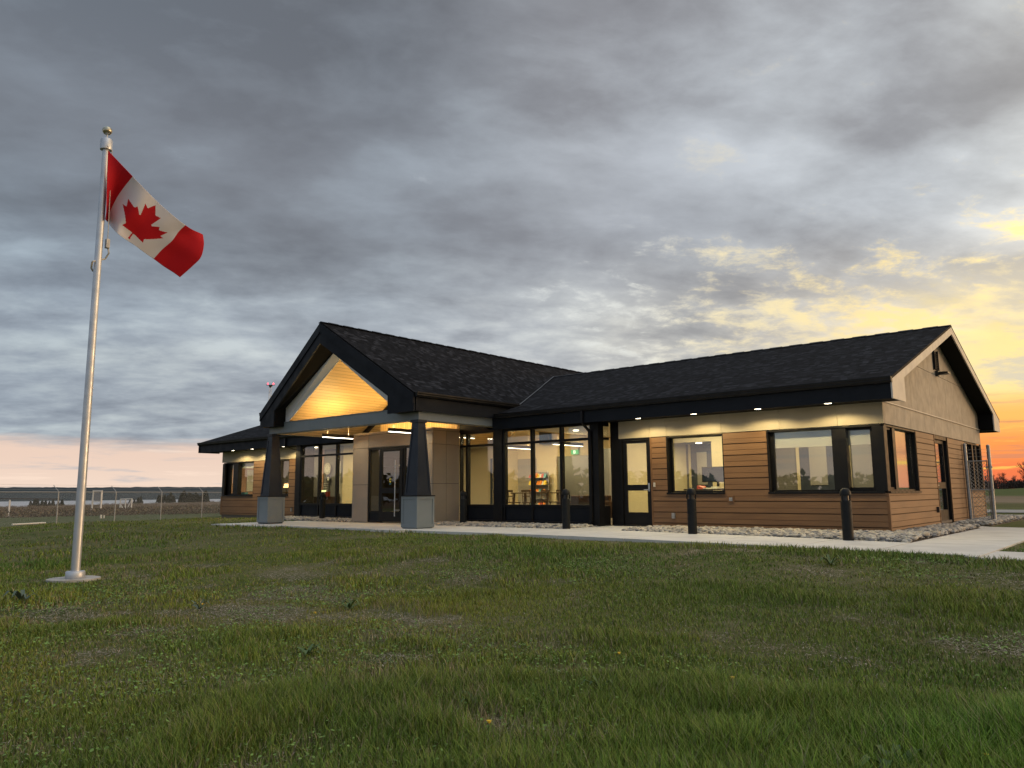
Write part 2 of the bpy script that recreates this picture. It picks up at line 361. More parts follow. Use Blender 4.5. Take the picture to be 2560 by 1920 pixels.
class MB:
    def __init__(s): s.v = []; s.f = []; s.uv = None; s.mi = []; s.cm = 0; s.pc = []
    def add(s, vs, fs):
        b = len(s.v); s.pc.append((b, b+len(vs), len(s.f), len(s.f)+len(fs)))
        s.v += [tuple(p) for p in vs]; s.f += [tuple(b+i for i in f) for f in fs]; s.mi += [s.cm]*len(fs)
        return s
    def clusters(s, gap=.045):
        """split into groups of touching pieces"""
        V = np.array(s.v); n = len(s.pc)
        lo = np.array([V[a:b].min(0) for a, b, _, _ in s.pc])-gap/2; hi = np.array([V[a:b].max(0) for a, b, _, _ in s.pc])+gap/2
        lab = [-1]*n; k = 0
        for i in range(n):
            if lab[i] >= 0: continue
            st = [i]; lab[i] = k
            while st:
                j = st.pop()
                m = np.all((lo <= hi[j]) & (hi >= lo[j]), axis=1)
                for q in np.nonzero(m)[0]:
                    if lab[q] < 0: lab[q] = k; st.append(int(q))
            k += 1
        if k < 2: return [s]
        out = [MB() for _ in range(k)]
        for i, (a, b, c, d) in enumerate(s.pc):
            o = out[lab[i]]; base = len(o.v); o.v += s.v[a:b]
            o.f += [tuple(x-a+base for x in f) for f in s.f[c:d]]; o.mi += s.mi[c:d]
        return out
    def box(s, x0, x1, y0, y1, z0, z1):
        x0, x1 = sorted((x0, x1)); y0, y1 = sorted((y0, y1)); z0, z1 = sorted((z0, z1))
        return s.add([(x0, y0, z0), (x1, y0, z0), (x1, y1, z0), (x0, y1, z0), (x0, y0, z1), (x1, y0, z1), (x1, y1, z1), (x0, y1, z1)],
                     [(0, 3, 2, 1), (4, 5, 6, 7), (0, 1, 5, 4), (1, 2, 6, 5), (2, 3, 7, 6), (3, 0, 4, 7)])
    def hexa(s, bot, top):
        return s.add(list(bot)+list(top), [(0, 3, 2, 1), (4, 5, 6, 7), (0, 1, 5, 4), (1, 2, 6, 5), (2, 3, 7, 6), (3, 0, 4, 7)])
    def prism(s, poly, ext):
        """poly: list of 3d points, ext: vector"""
        n = len(poly); e = Vector(ext)
        top = [tuple(Vector(p)+e) for p in poly]
        fs = [tuple(range(n-1, -1, -1)), tuple(range(n, 2*n))]
        fs += [(i, (i+1) % n, n+(i+1) % n, n+i) for i in range(n)]
        return s.add(list(poly)+top, fs)
    def tube(s, p0, p1, r0, r1=None, n=8, caps=True):
        if r1 is None: r1 = r0
        p0 = Vector(p0); p1 = Vector(p1); d = (p1-p0).normalized()
        a = d.orthogonal().normalized(); b = d.cross(a)
        vs = []
        for p, r in ((p0, r0), (p1, r1)):
            for i in range(n):
                t = 2*math.pi*i/n
                vs.append(p+a*math.cos(t)*r+b*math.sin(t)*r)
        fs = [(i, (i+1) % n, n+(i+1) % n, n+i) for i in range(n)]
        if caps: fs += [tuple(range(n-1, -1, -1)), tuple(range(n, 2*n))]
        return s.add(vs, fs)
    def lathe(s, c, prof, n=24):
        """prof: [(r,z)...] about the vertical axis through c"""
        vs = []; m = len(prof)
        for r, z in prof:
            for i in range(n):
                t = 2*math.pi*i/n
                vs.append((c[0]+r*math.cos(t), c[1]+r*math.sin(t), c[2]+z))
        fs = []
        for j in range(m-1):
            for i in range(n):
                fs.append((j*n+i, j*n+(i+1) % n, (j+1)*n+(i+1) % n, (j+1)*n+i))
        fs += [tuple(range(n-1, -1, -1)), tuple((m-1)*n+i for i in range(n))]
        return s.add(vs, fs)
    def build(s, name, mats, parent=None, bevel=0, smooth=False):
        if parent is not None and not s.uv and name in SPLIT and len(s.pc) > 1:
            cl_ = s.clusters()
            if len(cl_) > 1: return [c.build(name, mats, parent, bevel, smooth) for c in cl_][0]
        me = bpy.data.meshes.new(name)
        off = Vector((0, 0, 0))
        if parent is not None: off = parent.get('_o') and Vector(parent['_o']) or Vector((0, 0, 0))
        me.from_pydata([tuple(Vector(p)-off) for p in s.v], [], s.f)
        for mm in (mats if isinstance(mats, (list, tuple)) else [mats]): me.materials.append(MATS[mm])
        me.polygons.foreach_set('material_index', s.mi)
        if smooth: me.polygons.foreach_set('use_smooth', [True]*len(s.f))
        if s.uv:
            ul = me.uv_layers.new(name='UVMap')
            for i, q in enumerate(s.uv): ul.data[i].uv = q
        me.update()
        if smooth:
            try: me.set_sharp_from_angle(angle=math.radians(40))
            except Exception: pass
        o = bpy.data.objects.new(name, me); C.objects.link(o)
        if parent is not None: o.parent = parent
        if bevel:
            md = o.modifiers.new('bevel', 'BEVEL'); md.width = bevel; md.segments = 2; md.limit_method = 'ANGLE'
        return o


ORIG = {}


def tag(o, label, cat, group=None, kind=None):
    if label: o['label'] = label
    if cat: o['category'] = cat
    if group: o['group'] = group
    if kind: o['kind'] = kind
    return o


def thing(name, label, cat, loc=(0, 0, 0), rz=0, group=None):
    o = bpy.data.objects.new(name, None); C.objects.link(o)
    o.empty_display_size = .2
    o.location = loc; o.rotation_euler = (0, 0, rz)
    return tag(o, label, cat, group)


def part(mb, name, m, parent, **k): return mb.build(name, m, parent, **k)


def struct(mb, name, m, **k):
    o = mb.build(name, m, None, **k); o['kind'] = 'structure'; return o


def dup(root, loc, rz=None, label=None):
    r = root.copy(); C.objects.link(r); r.location = loc
    if rz is not None: r.rotation_euler = (0, 0, rz)
    if label: r['label'] = label
    for ch in list(root.children):
        c = ch.copy(); C.objects.link(c); c.parent = r
        for g in ch.children:
            d = g.copy(); C.objects.link(d); d.parent = c
    return r


def lamp(name, kind, loc, energy, col, parent=None, **k):
    l = bpy.data.lights.new(name, kind); l.energy = energy; l.color = col
    for a, b in k.items():
        if a != 'rot': setattr(l, a, b)
    o = bpy.data.objects.new(name, l); C.objects.link(o); o.location = loc
    if 'rot' in k: o.rotation_euler = k['rot']
    if parent is not None: o.parent = parent
    return o


# value noise in numpy
_perm = rng.random((256, 256))


def vnoise(x, y, s):
    x = np.asarray(x)*s; y = np.asarray(y)*s
    xi = np.floor(x).astype(int); yi = np.floor(y).astype(int); fx = x-xi; fy = y-yi
    fx = fx*fx*(3-2*fx); fy = fy*fy*(3-2*fy)
    a = _perm[xi % 256, yi % 256]; b = _perm[(xi+1) % 256, yi % 256]; c = _perm[xi % 256, (yi+1) % 256]; d = _perm[(xi+1) % 256, (yi+1) % 256]
    return (a*(1-fx)+b*fx)*(1-fy)+(c*(1-fx)+d*fx)*fy


def fnoise(x, y, s):
    return vnoise(x, y, s)*.5+vnoise(x+13.7, y-5.1, s*2.1)*.28+vnoise(x-3.3, y+8.8, s*4.3)*.22


def Sm(t):
    t = np.clip(t, 0, 1); return t*t*(3-2*t)


def gz(x, y):
    x = np.asarray(x, float); y = np.asarray(y, float)
    z = -.085-.27*Sm((-5.2-y)/7)
    z = z+(-1.0-z)*Sm((-24-x)/18)
    w = Sm((-x-45)/80)
    north = 1.95*Sm((y-30)/350)
    west = -.0105*np.clip(-45-x, 0, 655)
    knoll = 1.9*np.exp(-(((x+430)/120)**2+((y-225)/110)**2))
    z = z+(1-w)*north+w*(west+knoll)
    z = z-18*Sm((-x-700)/70)
    return z


def fast_mesh(name, verts, faces, m, tint=None, smooth=False, nper=4):
    """verts (N,3), faces (M,nper) arrays; tint per vertex (N,3)"""
    me = bpy.data.meshes.new(name)
    me.vertices.add(len(verts)); me.vertices.foreach_set('co', np.asarray(verts, np.float32).ravel())
    F = np.asarray(faces, np.int32)
    me.loops.add(F.size); me.loops.foreach_set('vertex_index', F.ravel())
    me.polygons.add(len(F)); me.polygons.foreach_set('loop_start', np.arange(0, F.size, F.shape[1], dtype=np.int32))
    me.update(calc_edges=True)
    if tint is not None:
        a = me.color_attributes.new('tint', 'FLOAT_COLOR', 'POINT')
        a.data.foreach_set('color', np.concatenate([tint, np.ones((len(tint), 1))], 1).astype(np.float32).ravel())
    if smooth: me.polygons.foreach_set('use_smooth', np.ones(len(F), bool))
    me.materials.append(MATS[m])
    o = bpy.data.objects.new(name, me); C.objects.link(o)
    return o


# ------------------------------------------------------------------ ground
def ground_mat():
    m = bpy.data.materials.new('ground'); m.use_nodes = True
    n = NB(m.node_tree); b = m.node_tree.nodes['Principled BSDF']; b.inputs['Roughness'].default_value = .95
    b.inputs['Specular IOR Level'].default_value = .1
    oc = m.node_tree.nodes.new('ShaderNodeTexCoord').outputs['Object']
    x, y, z = n.sep(oc)
    f1 = n.noise(oc, .55, 6, .6); f2 = n.noise(oc, 6, 5, .65); f3 = n.noise(oc, 45, 4, .7)
    near = n.ramp(n.m('ADD', n.m('MULTIPLY', f1, .5), n.m('ADD', n.m('MULTIPLY', f2, .3), n.m('MULTIPLY', f3, .25))),
                  [(.40, (.045, .070, .016)), (.50, (.085, .095, .032)), (.62, (.125, .12, .06)), (.76, (.24, .21, .16))], 'LINEAR')
    # west field: green strip, then brown brush and straw
    ng = n.noise(n.comb(n.m('MULTIPLY', x, .05), n.m('MULTIPLY', y, .05), 0), 1.0, 6, .7)
    ng2 = n.noise(oc, .35, 6, .75)
    field = n.ramp(n.m('ADD', n.m('MULTIPLY', ng, .5), n.m('MULTIPLY', ng2, .5)), [(.36, (.065, .050, .036)), (.5, (.115, .085, .058)), (.62, (.19, .145, .10)), (.75, (.10, .10, .05))], 'LINEAR')
    green = n.ramp(ng2, [(.3, (.040, .060, .022)), (.6, (.075, .090, .035)), (.8, (.13, .115, .06))], 'LINEAR')
    wmask = n.mr(n.m('ADD', n.m('MULTIPLY', x, -1), n.m('MULTIPLY', n.m('SUBTRACT', ng2, .5), 30)), 72, 95)
    col = n.mix(n.mr(x, -34, -42), near, green)
    col = n.mix(wmask, col, field)
    # north-east field in bands
    nb = n.m('ADD', y, n.m('MULTIPLY', n.m('SUBTRACT', ng, .5), 14))
    nmask = n.m('MULTIPLY', n.mr(y, 27, 33), n.mr(x, -60, -50))
    bands = n.ramp(n.mr(nb, 20, 420, smooth=False), [(0, (.055, .070, .022)), (.05, (.085, .085, .035)), (.075, (.20, .155, .11)), (.15, (.17, .13, .09)), (.19, (.06, .085, .025)), (1, (.045, .075, .022))], 'LINEAR')
    bands = n.mix(n.mr(ng2, .45, .7, 0, .5), bands, (.05, .065, .025))
    col = n.mix(nmask, col, bands)
    n.put(b.inputs['Base Color'], col)
    bn = m.node_tree.nodes.new('ShaderNodeBump'); bn.inputs['Strength'].default_value = .6; bn.inputs['Distance'].default_value = .03
    n.l.new(n.m('ADD', f2, f3), bn.inputs['Height']); n.l.new(bn.outputs[0], b.inputs['Normal'])
    MATS['ground'] = m


ground_mat()


def axis_pts(lo, hi, c0, c1, fine):
    a = list(np.arange(c0, c1+1e-6, fine)); s = fine; q = c1
    while q < hi: s *= 1.22; q += s; a.append(min(q, hi))
    s = fine; q = c0
    while q > lo: s *= 1.22; q -= s; a.insert(0, max(q, lo))
    return np.array(a)


gx = axis_pts(-900, 3500, -60, 12, 1.0); gy = axis_pts(-3000, 4500, -22, 30, 1.0)
GX, GY = np.meshgrid(gx, gy, indexing='ij')
GZ = gz(GX, GY)+np.where((GY < -5.5) & (GX < 6), .03*(fnoise(GX, GY, .6)-.5), 0)
nx_, ny_ = GX.shape
gv = np.stack([GX, GY, GZ], -1).reshape(-1, 3)
ii = np.arange(nx_*ny_).reshape(nx_, ny_)
gf = np.stack([ii[:-1, :-1], ii[1:, :-1], ii[1:, 1:], ii[:-1, 1:]], -1).reshape(-1, 4)
g = fast_mesh('ground', gv, gf, 'ground', smooth=True); g['kind'] = 'structure'

# water and far hills
wm = mat('sea_water', (.30, .31, .33), .3, 0, .5)
MB().add([(-16000, -16000, -16), (-690, -16000, -16), (-690, 16000, -16), (-16000, 16000, -16)], [(0, 1, 2, 3)])
struct(MB().add([(-16000, -16000, -16), (-690, -16000, -16), (-690, 16000, -16), (-16000, 16000, -16)], [(0, 1, 2, 3)]), 'water', 'sea_water')
mat('far_hill', (.03, .045, .055), .95, 0, .1, (.01, (.026, .040, .050), (.038, .054, .064)))  # bluish haze of distance put into the surface colour, no air volume
hb = []; hf = []
yy = np.arange(-3500, 6500, 14.0)
for j, (xo, zh) in enumerate([(0, -16.5), (-40, -6), (-220, 18), (-520, 32), (-900, 44)]):
    rdg = (fnoise(yy, yy*0+j*7, .0009)-.5)*18+(fnoise(yy, yy*0, .012)-.5)*5+(fnoise(yy, yy*0+3*j, .07)-.5)*5
    zz = zh+(rdg if j > 0 else 0)*min(1, j/3)
    hb += [(-2900+xo-0*q, q, float(z_)) for q, z_ in zip(yy, np.broadcast_to(zz, yy.shape))]
m_ = len(yy)
for j in range(4):
    hf += [(j*m_+i, j*m_+i+1, (j+1)*m_+i+1, (j+1)*m_+i) for i in range(m_-1)]
struct(MB().add(hb, hf), 'hills', 'far_hill')

# ------------------------------------------------------------------ walk, kerb, road, stones


def zw(x, y):
    z = float(np.interp(x, [-16, -10, -5, -1.6, 1], [-.05, -.03, -.015, -.04, -.07]))
    return z-.04*min(max((y-4)/4, 0), 1)


def slab(mb, x0, x1, y0, y1, top=0.0, t=.14, nx=6, ny=4):
    xs = np.linspace(x0, x1, nx+1); ys = np.linspace(y0, y1, ny+1); b = len(mb.v)
    vs = []; fs = []
    for X in xs:
        for Y in ys: vs.append((X, Y, zw(X, Y)+top))
    for X in xs:
        for Y in ys: vs.append((X, Y, zw(X, Y)+top-t))
    n1 = ny+1; off = (nx+1)*n1
    for i in range(nx):
        for j in range(ny):
            a = i*n1+j; fs.append((a, a+n1, a+n1+1, a+1)); fs.append((off+a, off+a+1, off+a+n1+1, off+a+n1))
    for i in range(nx):
        for j, fl in ((0, 0), (ny, 1)):
            a = i*n1+j; q = (a, off+a, off+a+n1, a+n1); fs.append(q if not fl else q[::-1])
    for j in range(ny):
        for i, fl in ((0, 1), (nx, 0)):
            a = i*n1+j; q = (a, off+a, off+a+1, a+1); fs.append(q if not fl else q[::-1])
    mb.add(vs, fs)


wk = MB()
edges = [-18.6, -17.2, -15.4, -13.6, -11.8, -10.0, -8.4, -6.8, -5.2, -3.6, -2.0, -.4, .88, 2.2]
J = .011
for a, b_ in zip(edges[:-1], edges[1:]):
    back = -2.12
    front = -4.5
    if a < -9.9: back = -1.7 if a < -15.9 else -.55
    if b_ <= -15.3: front = -4.9
    slab(wk, a+J, b_-J, front, back, nx=2, ny=3)
slab(wk, -15.7, -11.97, -1.69+.02, -.6, -.004, nx=2, ny=2)
slab(wk, -6.85, -5.25, -2.11, -.02, .0, nx=2, ny=3)                    # up to the side door
for a in np.arange(-2.11, 24, 1.5): slab(wk, .88, 2.2, a+J, a+1.5-J, nx=2, ny=2)
slab(wk, .02, .87, 4.5, 5.95, .0, nx=2, ny=2)                          # step out of the end door
slab(wk, -10.95, -9.85, -4.72, -4.51, .002, nx=1, ny=1)
slab(wk, 2.9, 14, -4.95, -3.45, nx=4, ny=2)
slab(wk, 2.37, 2.88, -4.95, -3.45, nx=2, ny=2)
struct(wk, 'walkway', 'concrete')
kb = MB()
slab(kb, 2.205, 2.365, -4.9, 24, .012, nx=1, ny=30)
struct(kb, 'kerb', 'concrete')
mat('asphalt', (.26, .26, .25), .9, 0, .2, (3, (.22, .22, .215), (.30, .30, .29)), (40, .3, .004))
rd = MB()
xs = np.linspace(-60, 60, 61)
rv = []; rf = []
for X in xs:
    for Y in (18.6, 23.6): rv.append((X, Y+.0*X, float(gz(X, Y))+.03))
rf = [(2*i, 2*i+2, 2*i+3, 2*i+1) for i in range(60)]
struct(rd.add(rv, rf), 'road', 'asphalt')

# stone beds
beds = [(-5.24, .87, -2.11, -.03), (.02, .87, -.03, 4.49), (.02, .87, 5.96, 12.5), (-11.9, -6.87, -2.11, -.56), (-18.5, -15.75, -1.69, -.56), (-21.2, -18.6, -1.4, -.1)]
bedm = MB()
for (a, b_, c, d) in beds: bedm.box(a, b_, c, d, -.3, -.075)
struct(bedm, 'stone_bed', 'rock_soil')

_ico = None


def ico():
    t = (1+5**.5)/2
    v = np.array([(-1, t, 0), (1, t, 0), (-1, -t, 0), (1, -t, 0), (0, -1, t), (0, 1, t), (0, -1, -t), (0, 1, -t), (t, 0, -1), (t, 0, 1), (-t, 0, -1), (-t, 0, 1)], float)
    v /= np.linalg.norm(v[0])
    f = [(0, 11, 5), (0, 5, 1), (0, 1, 7), (0, 7, 10), (0, 10, 11), (1, 5, 9), (5, 11, 4), (11, 10, 2), (10, 7, 6), (7, 1, 8), (3, 9, 4), (3, 4, 2), (3, 2, 6), (3, 6, 8), (3, 8, 9), (4, 9, 5), (2, 4, 11), (6, 2, 10), (8, 6, 7), (9, 8, 1)]
    v = [tuple(q) for q in v]; cache = {}; out = []
    def mid_(a, b):
        k = (min(a, b), max(a, b))
        if k not in cache:
            q = np.array(v[a])+np.array(v[b]); q /= np.linalg.norm(q); v.append(tuple(q)); cache[k] = len(v)-1
        return cache[k]
    for a, b, c in f:
        x, y, z = mid_(a, b), mid_(b, c), mid_(c, a)
        out += [(a, x, z), (b, y, x), (c, z, y), (x, y, z)]
    return np.array(v), np.array(out)


IV, IF = ico()
SV = []; SF = []; ST = []
cnt = 0
for (a, b_, c, d) in beds:
    n = int((b_-a)*(d-c)*420)
    px = rng.uniform(a+.03, b_-.03, n); py = rng.uniform(c+.03, d-.03, n)
    for i in range(n):
        s = rng.uniform(.024, .058); sc = np.array([s*rng.uniform(.9, 1.7), s*rng.uniform(.8, 1.1), s*rng.uniform(.45, .75)])
        th_ = rng.uniform(0, 6.28); ct, st = math.cos(th_), math.sin(th_)
        v = IV*sc*(1+.10*rng.standard_normal((len(IV), 1)))
        v = np.stack([v[:, 0]*ct-v[:, 1]*st, v[:, 0]*st+v[:, 1]*ct, v[:, 2]+v[:, 0]*rng.uniform(-.3, .3)], 1)
        z0 = -.070+rng.uniform(0, .06)+.035*min(1, 4*min(py[i]-c, d-py[i]+.1)/(d-c) if (b_-a) > 1 else .7)
        SV.append(v+np.array([px[i], py[i], z0])); SF.append(IF+cnt); cnt += len(IV)
        t = rng.random()
        base = np.array([.52, .48, .41]) if t < .42 else (np.array([.38, .36, .33]) if t < .68 else (np.array([.24, .24, .25]) if t < .85 else np.array([.58, .50, .39])))
        ST.append(np.repeat((base*.78*rng.uniform(.75, 1.2))[None], len(IV), 0))
o = fast_mesh('river_stones', np.concatenate(SV), np.concatenate(SF), 'stone', np.concatenate(ST), smooth=True)
tag(o, 'pale rounded river stones filling the strips between the building and the walkway', 'stones', kind='stuff')

# ------------------------------------------------------------------ the building
XC = -13.83           # centre line of the porch
B = thing('terminal_building', 'low building with black shingle roofs, gabled entrance porch, brown plank siding and lit windows', 'building')
ZB = 2.25             # underside of the panel band
ZS = 2.70             # soffit


def frontmap(u, w, v): return (u, -w, v)
def endmap(u, w, v): return (w, u, v)
def westmap(u, w, v): return (-27.03-w, u, v)


def mbox(mb, fm, u0, u1, w0, w1, v0, v1):
    a = fm(u0, w0, v0); b = fm(u1, w1, v1)
    mb.box(a[0], b[0], a[1], b[1], a[2], b[2])


def siding_wall(fm, rects, name='siding_wall'):
    """rects: (u0,u1,v0,v1) plain areas between the openings"""
    mb = MB()
    for (u0, u1, v0, v1) in rects:
        mb.cm = 1
        mbox(mb, fm, u0, u1, -.16, 0, v0, v1)
        mb.cm = 0
        k = 0
        z = .07-.27
        while z < v1:
            for (a, b) in ((z+.024, z+.130), (z+.138, z+.270)):
                a2, b2 = max(a, v0), min(b, v1)
                if b2-a2 > .012: mbox(mb, fm, u0, u1, .0005, .022, a2, b2)
            z += .27
    return mb.build(name, ['siding', 'siding_back'], B)


# front right wing
siding_wall(frontmap, [(-5.54, -5.12, .02, ZB), (-3.58, -2.51, .02, ZB), (-5.12, -3.58, .02, .80), (-2.51, -.02, .02, .80)])
# front left wing
siding_wall(frontmap, [(-24.48, -22.9, .02, ZB), (-21.88, -21.28, .02, ZB), (-26.98, -24.48, .02, .80), (-22.9, -21.88, .02, .80)])
# right end
siding_wall(endmap, [(2.62, 4.46, .02, ZB), (5.9, 8.2, .02, ZB), (.02, 2.62, .02, .80), (8.2, 10.62, .02, .80), (4.46, 5.9, ZB-.0, ZB)][:4])
siding_wall(westmap, [(.02, 10.6, .02, .80), (2.6, 10.6, .80, ZB)])
tr = MB()
tr.box(-.022, .034, -.034, .022, .0, .79); tr.box(-5.58, -5.54, -.034, -.001, .0, ZB)
tr.box(-27.06, -26.98, -.034, .0, .0, .79); tr.box(.0, .034, 10.60, 10.68, .0, ZB)
tr.box(.0, .034, 4.42, 4.46, .0, ZB); tr.box(.0, .034, 5.9, 5.94, 0, ZB)
tr.build('corner_trim', 'siding_trim', B)
pl = MB()
pl.box(-5.54, 0.0, .01, .2, -.25, .07); pl.box(-27, -20.7, .01, .2, -.25, .07); pl.box(-.2, -.005, .2, 10.6, -.25, .07); pl.box(-27, -26.8, .2, 10.6, -.25, .07)
pl.box(-26.8, -.2, 10.4, 10.6, -.2, 2.9)
pl.build('foundation', 'rock_soil', B)

# panel band
bd = MB()
def band_run(mb, fm, cuts, w0, w1, v0, v1, gap=.006):
    for a, b in zip(cuts[:-1], cuts[1:]): mbox(mb, fm, a+gap/2, b-gap/2, w0, w1, v0, v1)
band_run(bd, frontmap, [-6.52, -5.57, -5.09, -3.61, -2.18, -.9, .035], .0, .035, ZB, ZS)
band_run(bd, frontmap, [-27.06, -25.98, -23.9, -21.9, -20.72], .0, .035, ZB, ZS)
bd.build('wall_panel', 'band_panel', B)
bd = MB(); bd.box(-6.5, -.06, .0, .16, ZB+.002, ZS); bd.box(-27, -20.7, 0, .16, ZB+.002, ZS); bd.build('wall', 'black_metal', B)
bd = MB()
band_run(bd, endmap, [-.0, 1.0, 2.2, 3.55, 4.55, 6.1, 7.7, 9.2, 10.67], .0, .035, ZB, ZS)
# upper gable panels
RZ = lambda y: 3.1+.3296*(min(y, 10.64-y)+.9)-.12
for a, b in zip([-.0, 2.45, 4.41, 6.2, 8.2], [2.45, 4.41, 6.2, 8.2, 10.64]):
    for (zl, zh) in ((ZS+.03, 3.85), (3.86, 9)):
        a1, b1 = a+.003, b-.003
        pts = []
        N = 8
        ys = sorted(set([a1+(b1-a1)*i/N for i in range(N+1)]+([5.32] if a1 < 5.32 < b1 else [])))
        top = [(y, min(zh, RZ(y))) for y in ys]
        top = [t for t in top if t[1] > zl+.005]
        if len(top) < 2: continue
        poly = [(0.0, top[0][0], zl)]+[(0.0, top[-1][0], zl)]+[(0.0, t[0], t[1]) for t in reversed(top)]
        bd.prism(poly, (.026, 0, 0))
bd.build('gable_panel', 'end_panel', B)
bd = MB(); bd.box(.0, .06, .0, 10.67, ZS+.003, ZS+.027)
bd.prism([(-.16, .1, ZS), (-.16, 10.5, ZS), (-.16, 10.5, RZ(10.5)), (-.16, 5.32, RZ(5.32)), (-.16, .1, RZ(.1))], (.158, 0, 0))
bd.box(-.16, -.002, .16, 10.5, ZB+.01, ZS-.001)
bd.build('drip_ledge', 'light_trim', B)
# west gable (hidden from the front, seen from the side)
bd = MB(); bd.prism([(-27.03, -.0, ZB), (-27.03, 10.6, ZB), (-27.03, 10.6, RZ(10.6)), (-27.03, 5.32, RZ(5.32)), (-27.03, 0, RZ(0))], (.2, 0, 0)); bd.build('gable_panel', 'end_panel', B)


def window(fm, u0, u1, v0, v1, panes, sash=(), depth=.17, sill=True, name='window', wrap0=False, wrap1=False):
    """frame with reveal lining; panes: list of (u0,u1,v0,v1)"""
    fr = MB()
    mbox(fr, fm, u0, u1, -.2, .012, v1-.035, v1-.002)                     # head lining
    mbox(fr, fm, u0, u1, -.2, .045 if sill else .012, v0+.002, v0+.035)   # sill
    if not wrap0: mbox(fr, fm, u0+.001, u0+.03, -.2, .012, v0+.036, v1-.036)
    if not wrap1: mbox(fr, fm, u1-.03, u1-.001, -.2, .012, v0+.036, v1-.036)
    us = [u0+.03]
    for (a, b, c, d) in panes: us += [a, b]
    us.append(u1-.03)
    c, d = min(p[2] for p in panes), max(p[3] for p in panes)
    mbox(fr, fm, u0+.031, u1-.031, -.2, -depth+.03, v0+.036, c); mbox(fr, fm, u0+.031, u1-.031, -.2, -depth+.03, d, v1-.036)
    for i in range(0, len(us), 2):
        if us[i+1]-us[i] > .005:
            prou = -depth+.03 if (i in (0, len(us)-2)) else -.012
            mbox(fr, fm, us[i], us[i+1], -.2, prou, c+.001, d-.001)
    for (a, b, cc, dd) in sash:
        for (q0, q1, r0, r1) in ((a, a+.055, cc, dd), (b-.055, b, cc, dd), (a+.056, b-.056, cc, cc+.055), (a+.056, b-.056, dd-.055, dd)):
            mbox(fr, fm, q0, q1, -depth-.03, -depth+.045, r0, r1)
    w = fr.build(name, 'black_metal', B)
    for (a, b, cc, dd) in panes:
        gl = MB(); mbox(gl, fm, a+.001, b-.001, -depth-.012, -depth-.004, cc+.001, dd-.001)
        gl.build('pane', 'glass', w)
    if sill:
        sm = MB(); mbox(sm, fm, u0-.01, u1+.01, .046, .056, v0-.012, v0+.034); sm.build('sill', 'black_metal', w)
    return w


w1 = window(frontmap, -5.12, -3.58, .80, 2.235, [(-5.03, -3.66, .875, 2.185)])
w2 = window(frontmap, -2.51, -.05, .80, 2.235, [(-2.40, -1.06, .875, 2.20), (-.76, -.30, .92, 2.15)], sash=[(-.82, -.24, .865, 2.205)])
w3 = window(frontmap, -26.95, -24.48, .80, 2.235, [(-26.60, -26.16, .92, 2.15), (-25.78, -24.55, .875, 2.20)], sash=[(-26.66, -26.10, .865, 2.205)])
w4 = window(frontmap, -22.9, -21.88, .80, 2.235, [(-22.82, -21.95, .875, 2.185)])
w5 = window(endmap, .05, 2.62, .80, 2.235, [(.30, .74, .92, 2.15), (.95, 2.56, .875, 2.20)], depth=.09, sash=[(.26, .78, .865, 2.205)])
w6 = window(endmap, 8.2, 10.55, .80, 2.235, [(8.28, 9.45, .875, 2.20), (9.6, 10.25, .92, 2.15)], depth=.09)
w7 = window(westmap, .05, 2.6, .80, 2.235, [(.34, .95, .92, 2.15), (1.15, 2.52, .875, 2.20)])
cp = MB(); cp.box(-.22, .012, -.014, .2, .836, 2.198); cp.box(-.2, .014, .0, .22, .835, 2.199)
cp.box(-27.03, -26.83, -.014, .2, .836, 2.198); cp.build('corner_post', 'black_metal', B)
# reflective interior blinds in the corner window
bl = MB(); bl.box(-2.44, -1.02, .23, .235, 1.85, 2.2); bl.box(-2.44, -1.02, .226, .24, 1.835, 1.853); bl.box(-.86, -.22, .23, .235, 1.85, 2.2); bl.box(-.86, -.22, .226, .24, 1.835, 1.853)
bl.build('roller_blind', 'blind_fabric', B)
bl = MB(); bl.box(-26.7, -24.5, .23, .235, 1.98, 2.2); bl.build('roller_blind', 'blind_fabric', B)

# side door right of the lobby
dj = MB()
dj.box(-6.50, -6.44, -.02, .2, -.0, ZB); dj.box(-5.62, -5.582, -.03, .2, -.0, ZB); dj.box(-6.439, -5.621, -.02, .2, 2.19, ZB)
dj.box(-6.439, -5.621, -.02, .2, -.03, .01)
dj.build('door_frame', 'black_metal', B)
dl = MB()
X0, X1, Y0, Y1 = -6.435, -5.625, .03, .075
dl.box(X0, -6.33, Y0, Y1, .012, 2.185); dl.box(-5.725, X1, Y0, Y1, .012, 2.185)
for a, b in ((.012, .335), (.89, 1.04), (2.115, 2.185)): dl.box(-6.329, -5.726, Y0, Y1, a, b)
dd = dl.build('door', 'black_metal', B)
g_ = MB(); g_.box(-6.329, -5.726, .05, .056, .336, .889); g_.build('pane', 'glass', dd)
g_ = MB(); g_.box(-6.329, -5.726, .05, .056, 1.041, 2.114); g_.build('pane', 'glass', dd)
hd = MB(); hd.box(-5.69, -5.645, .01, .03, .87, 1.08); hd.box(-5.80, -5.66, -.03, -.012, .90, .922); hd.box(-5.685, -5.655, -.013, .01, .895, .925)
hd.build('handle', 'aluminium', dd)
rdr = MB(); rdr.box(-5.50, -5.455, -.055, -.023, .98, 1.09); rdr.build('card_reader', 'light_trim', B)
pls = MB(); pls.box(-3.52, -3.36, -.04, -.023, .59, .75); pls.build('cover_plate', 'siding_trim', B)
pl2 = MB(); pl2.box(-3.48, -3.40, -.048, -.041, .63, .71); pl2.build('hose_bib_cover', 'galv', B)
for bx in ((-5.00, -4.92), (-21.62, -21.55)):
    p_ = MB(); p_.box(bx[0], bx[1], -.075, -.023, .20, .33); p_.build('outlet_box', 'galv', B)
p_ = MB(); p_.box(.023, .08, 4.10, 4.18, .30, .44); p_.build('outlet_box', 'dark_plastic', B)

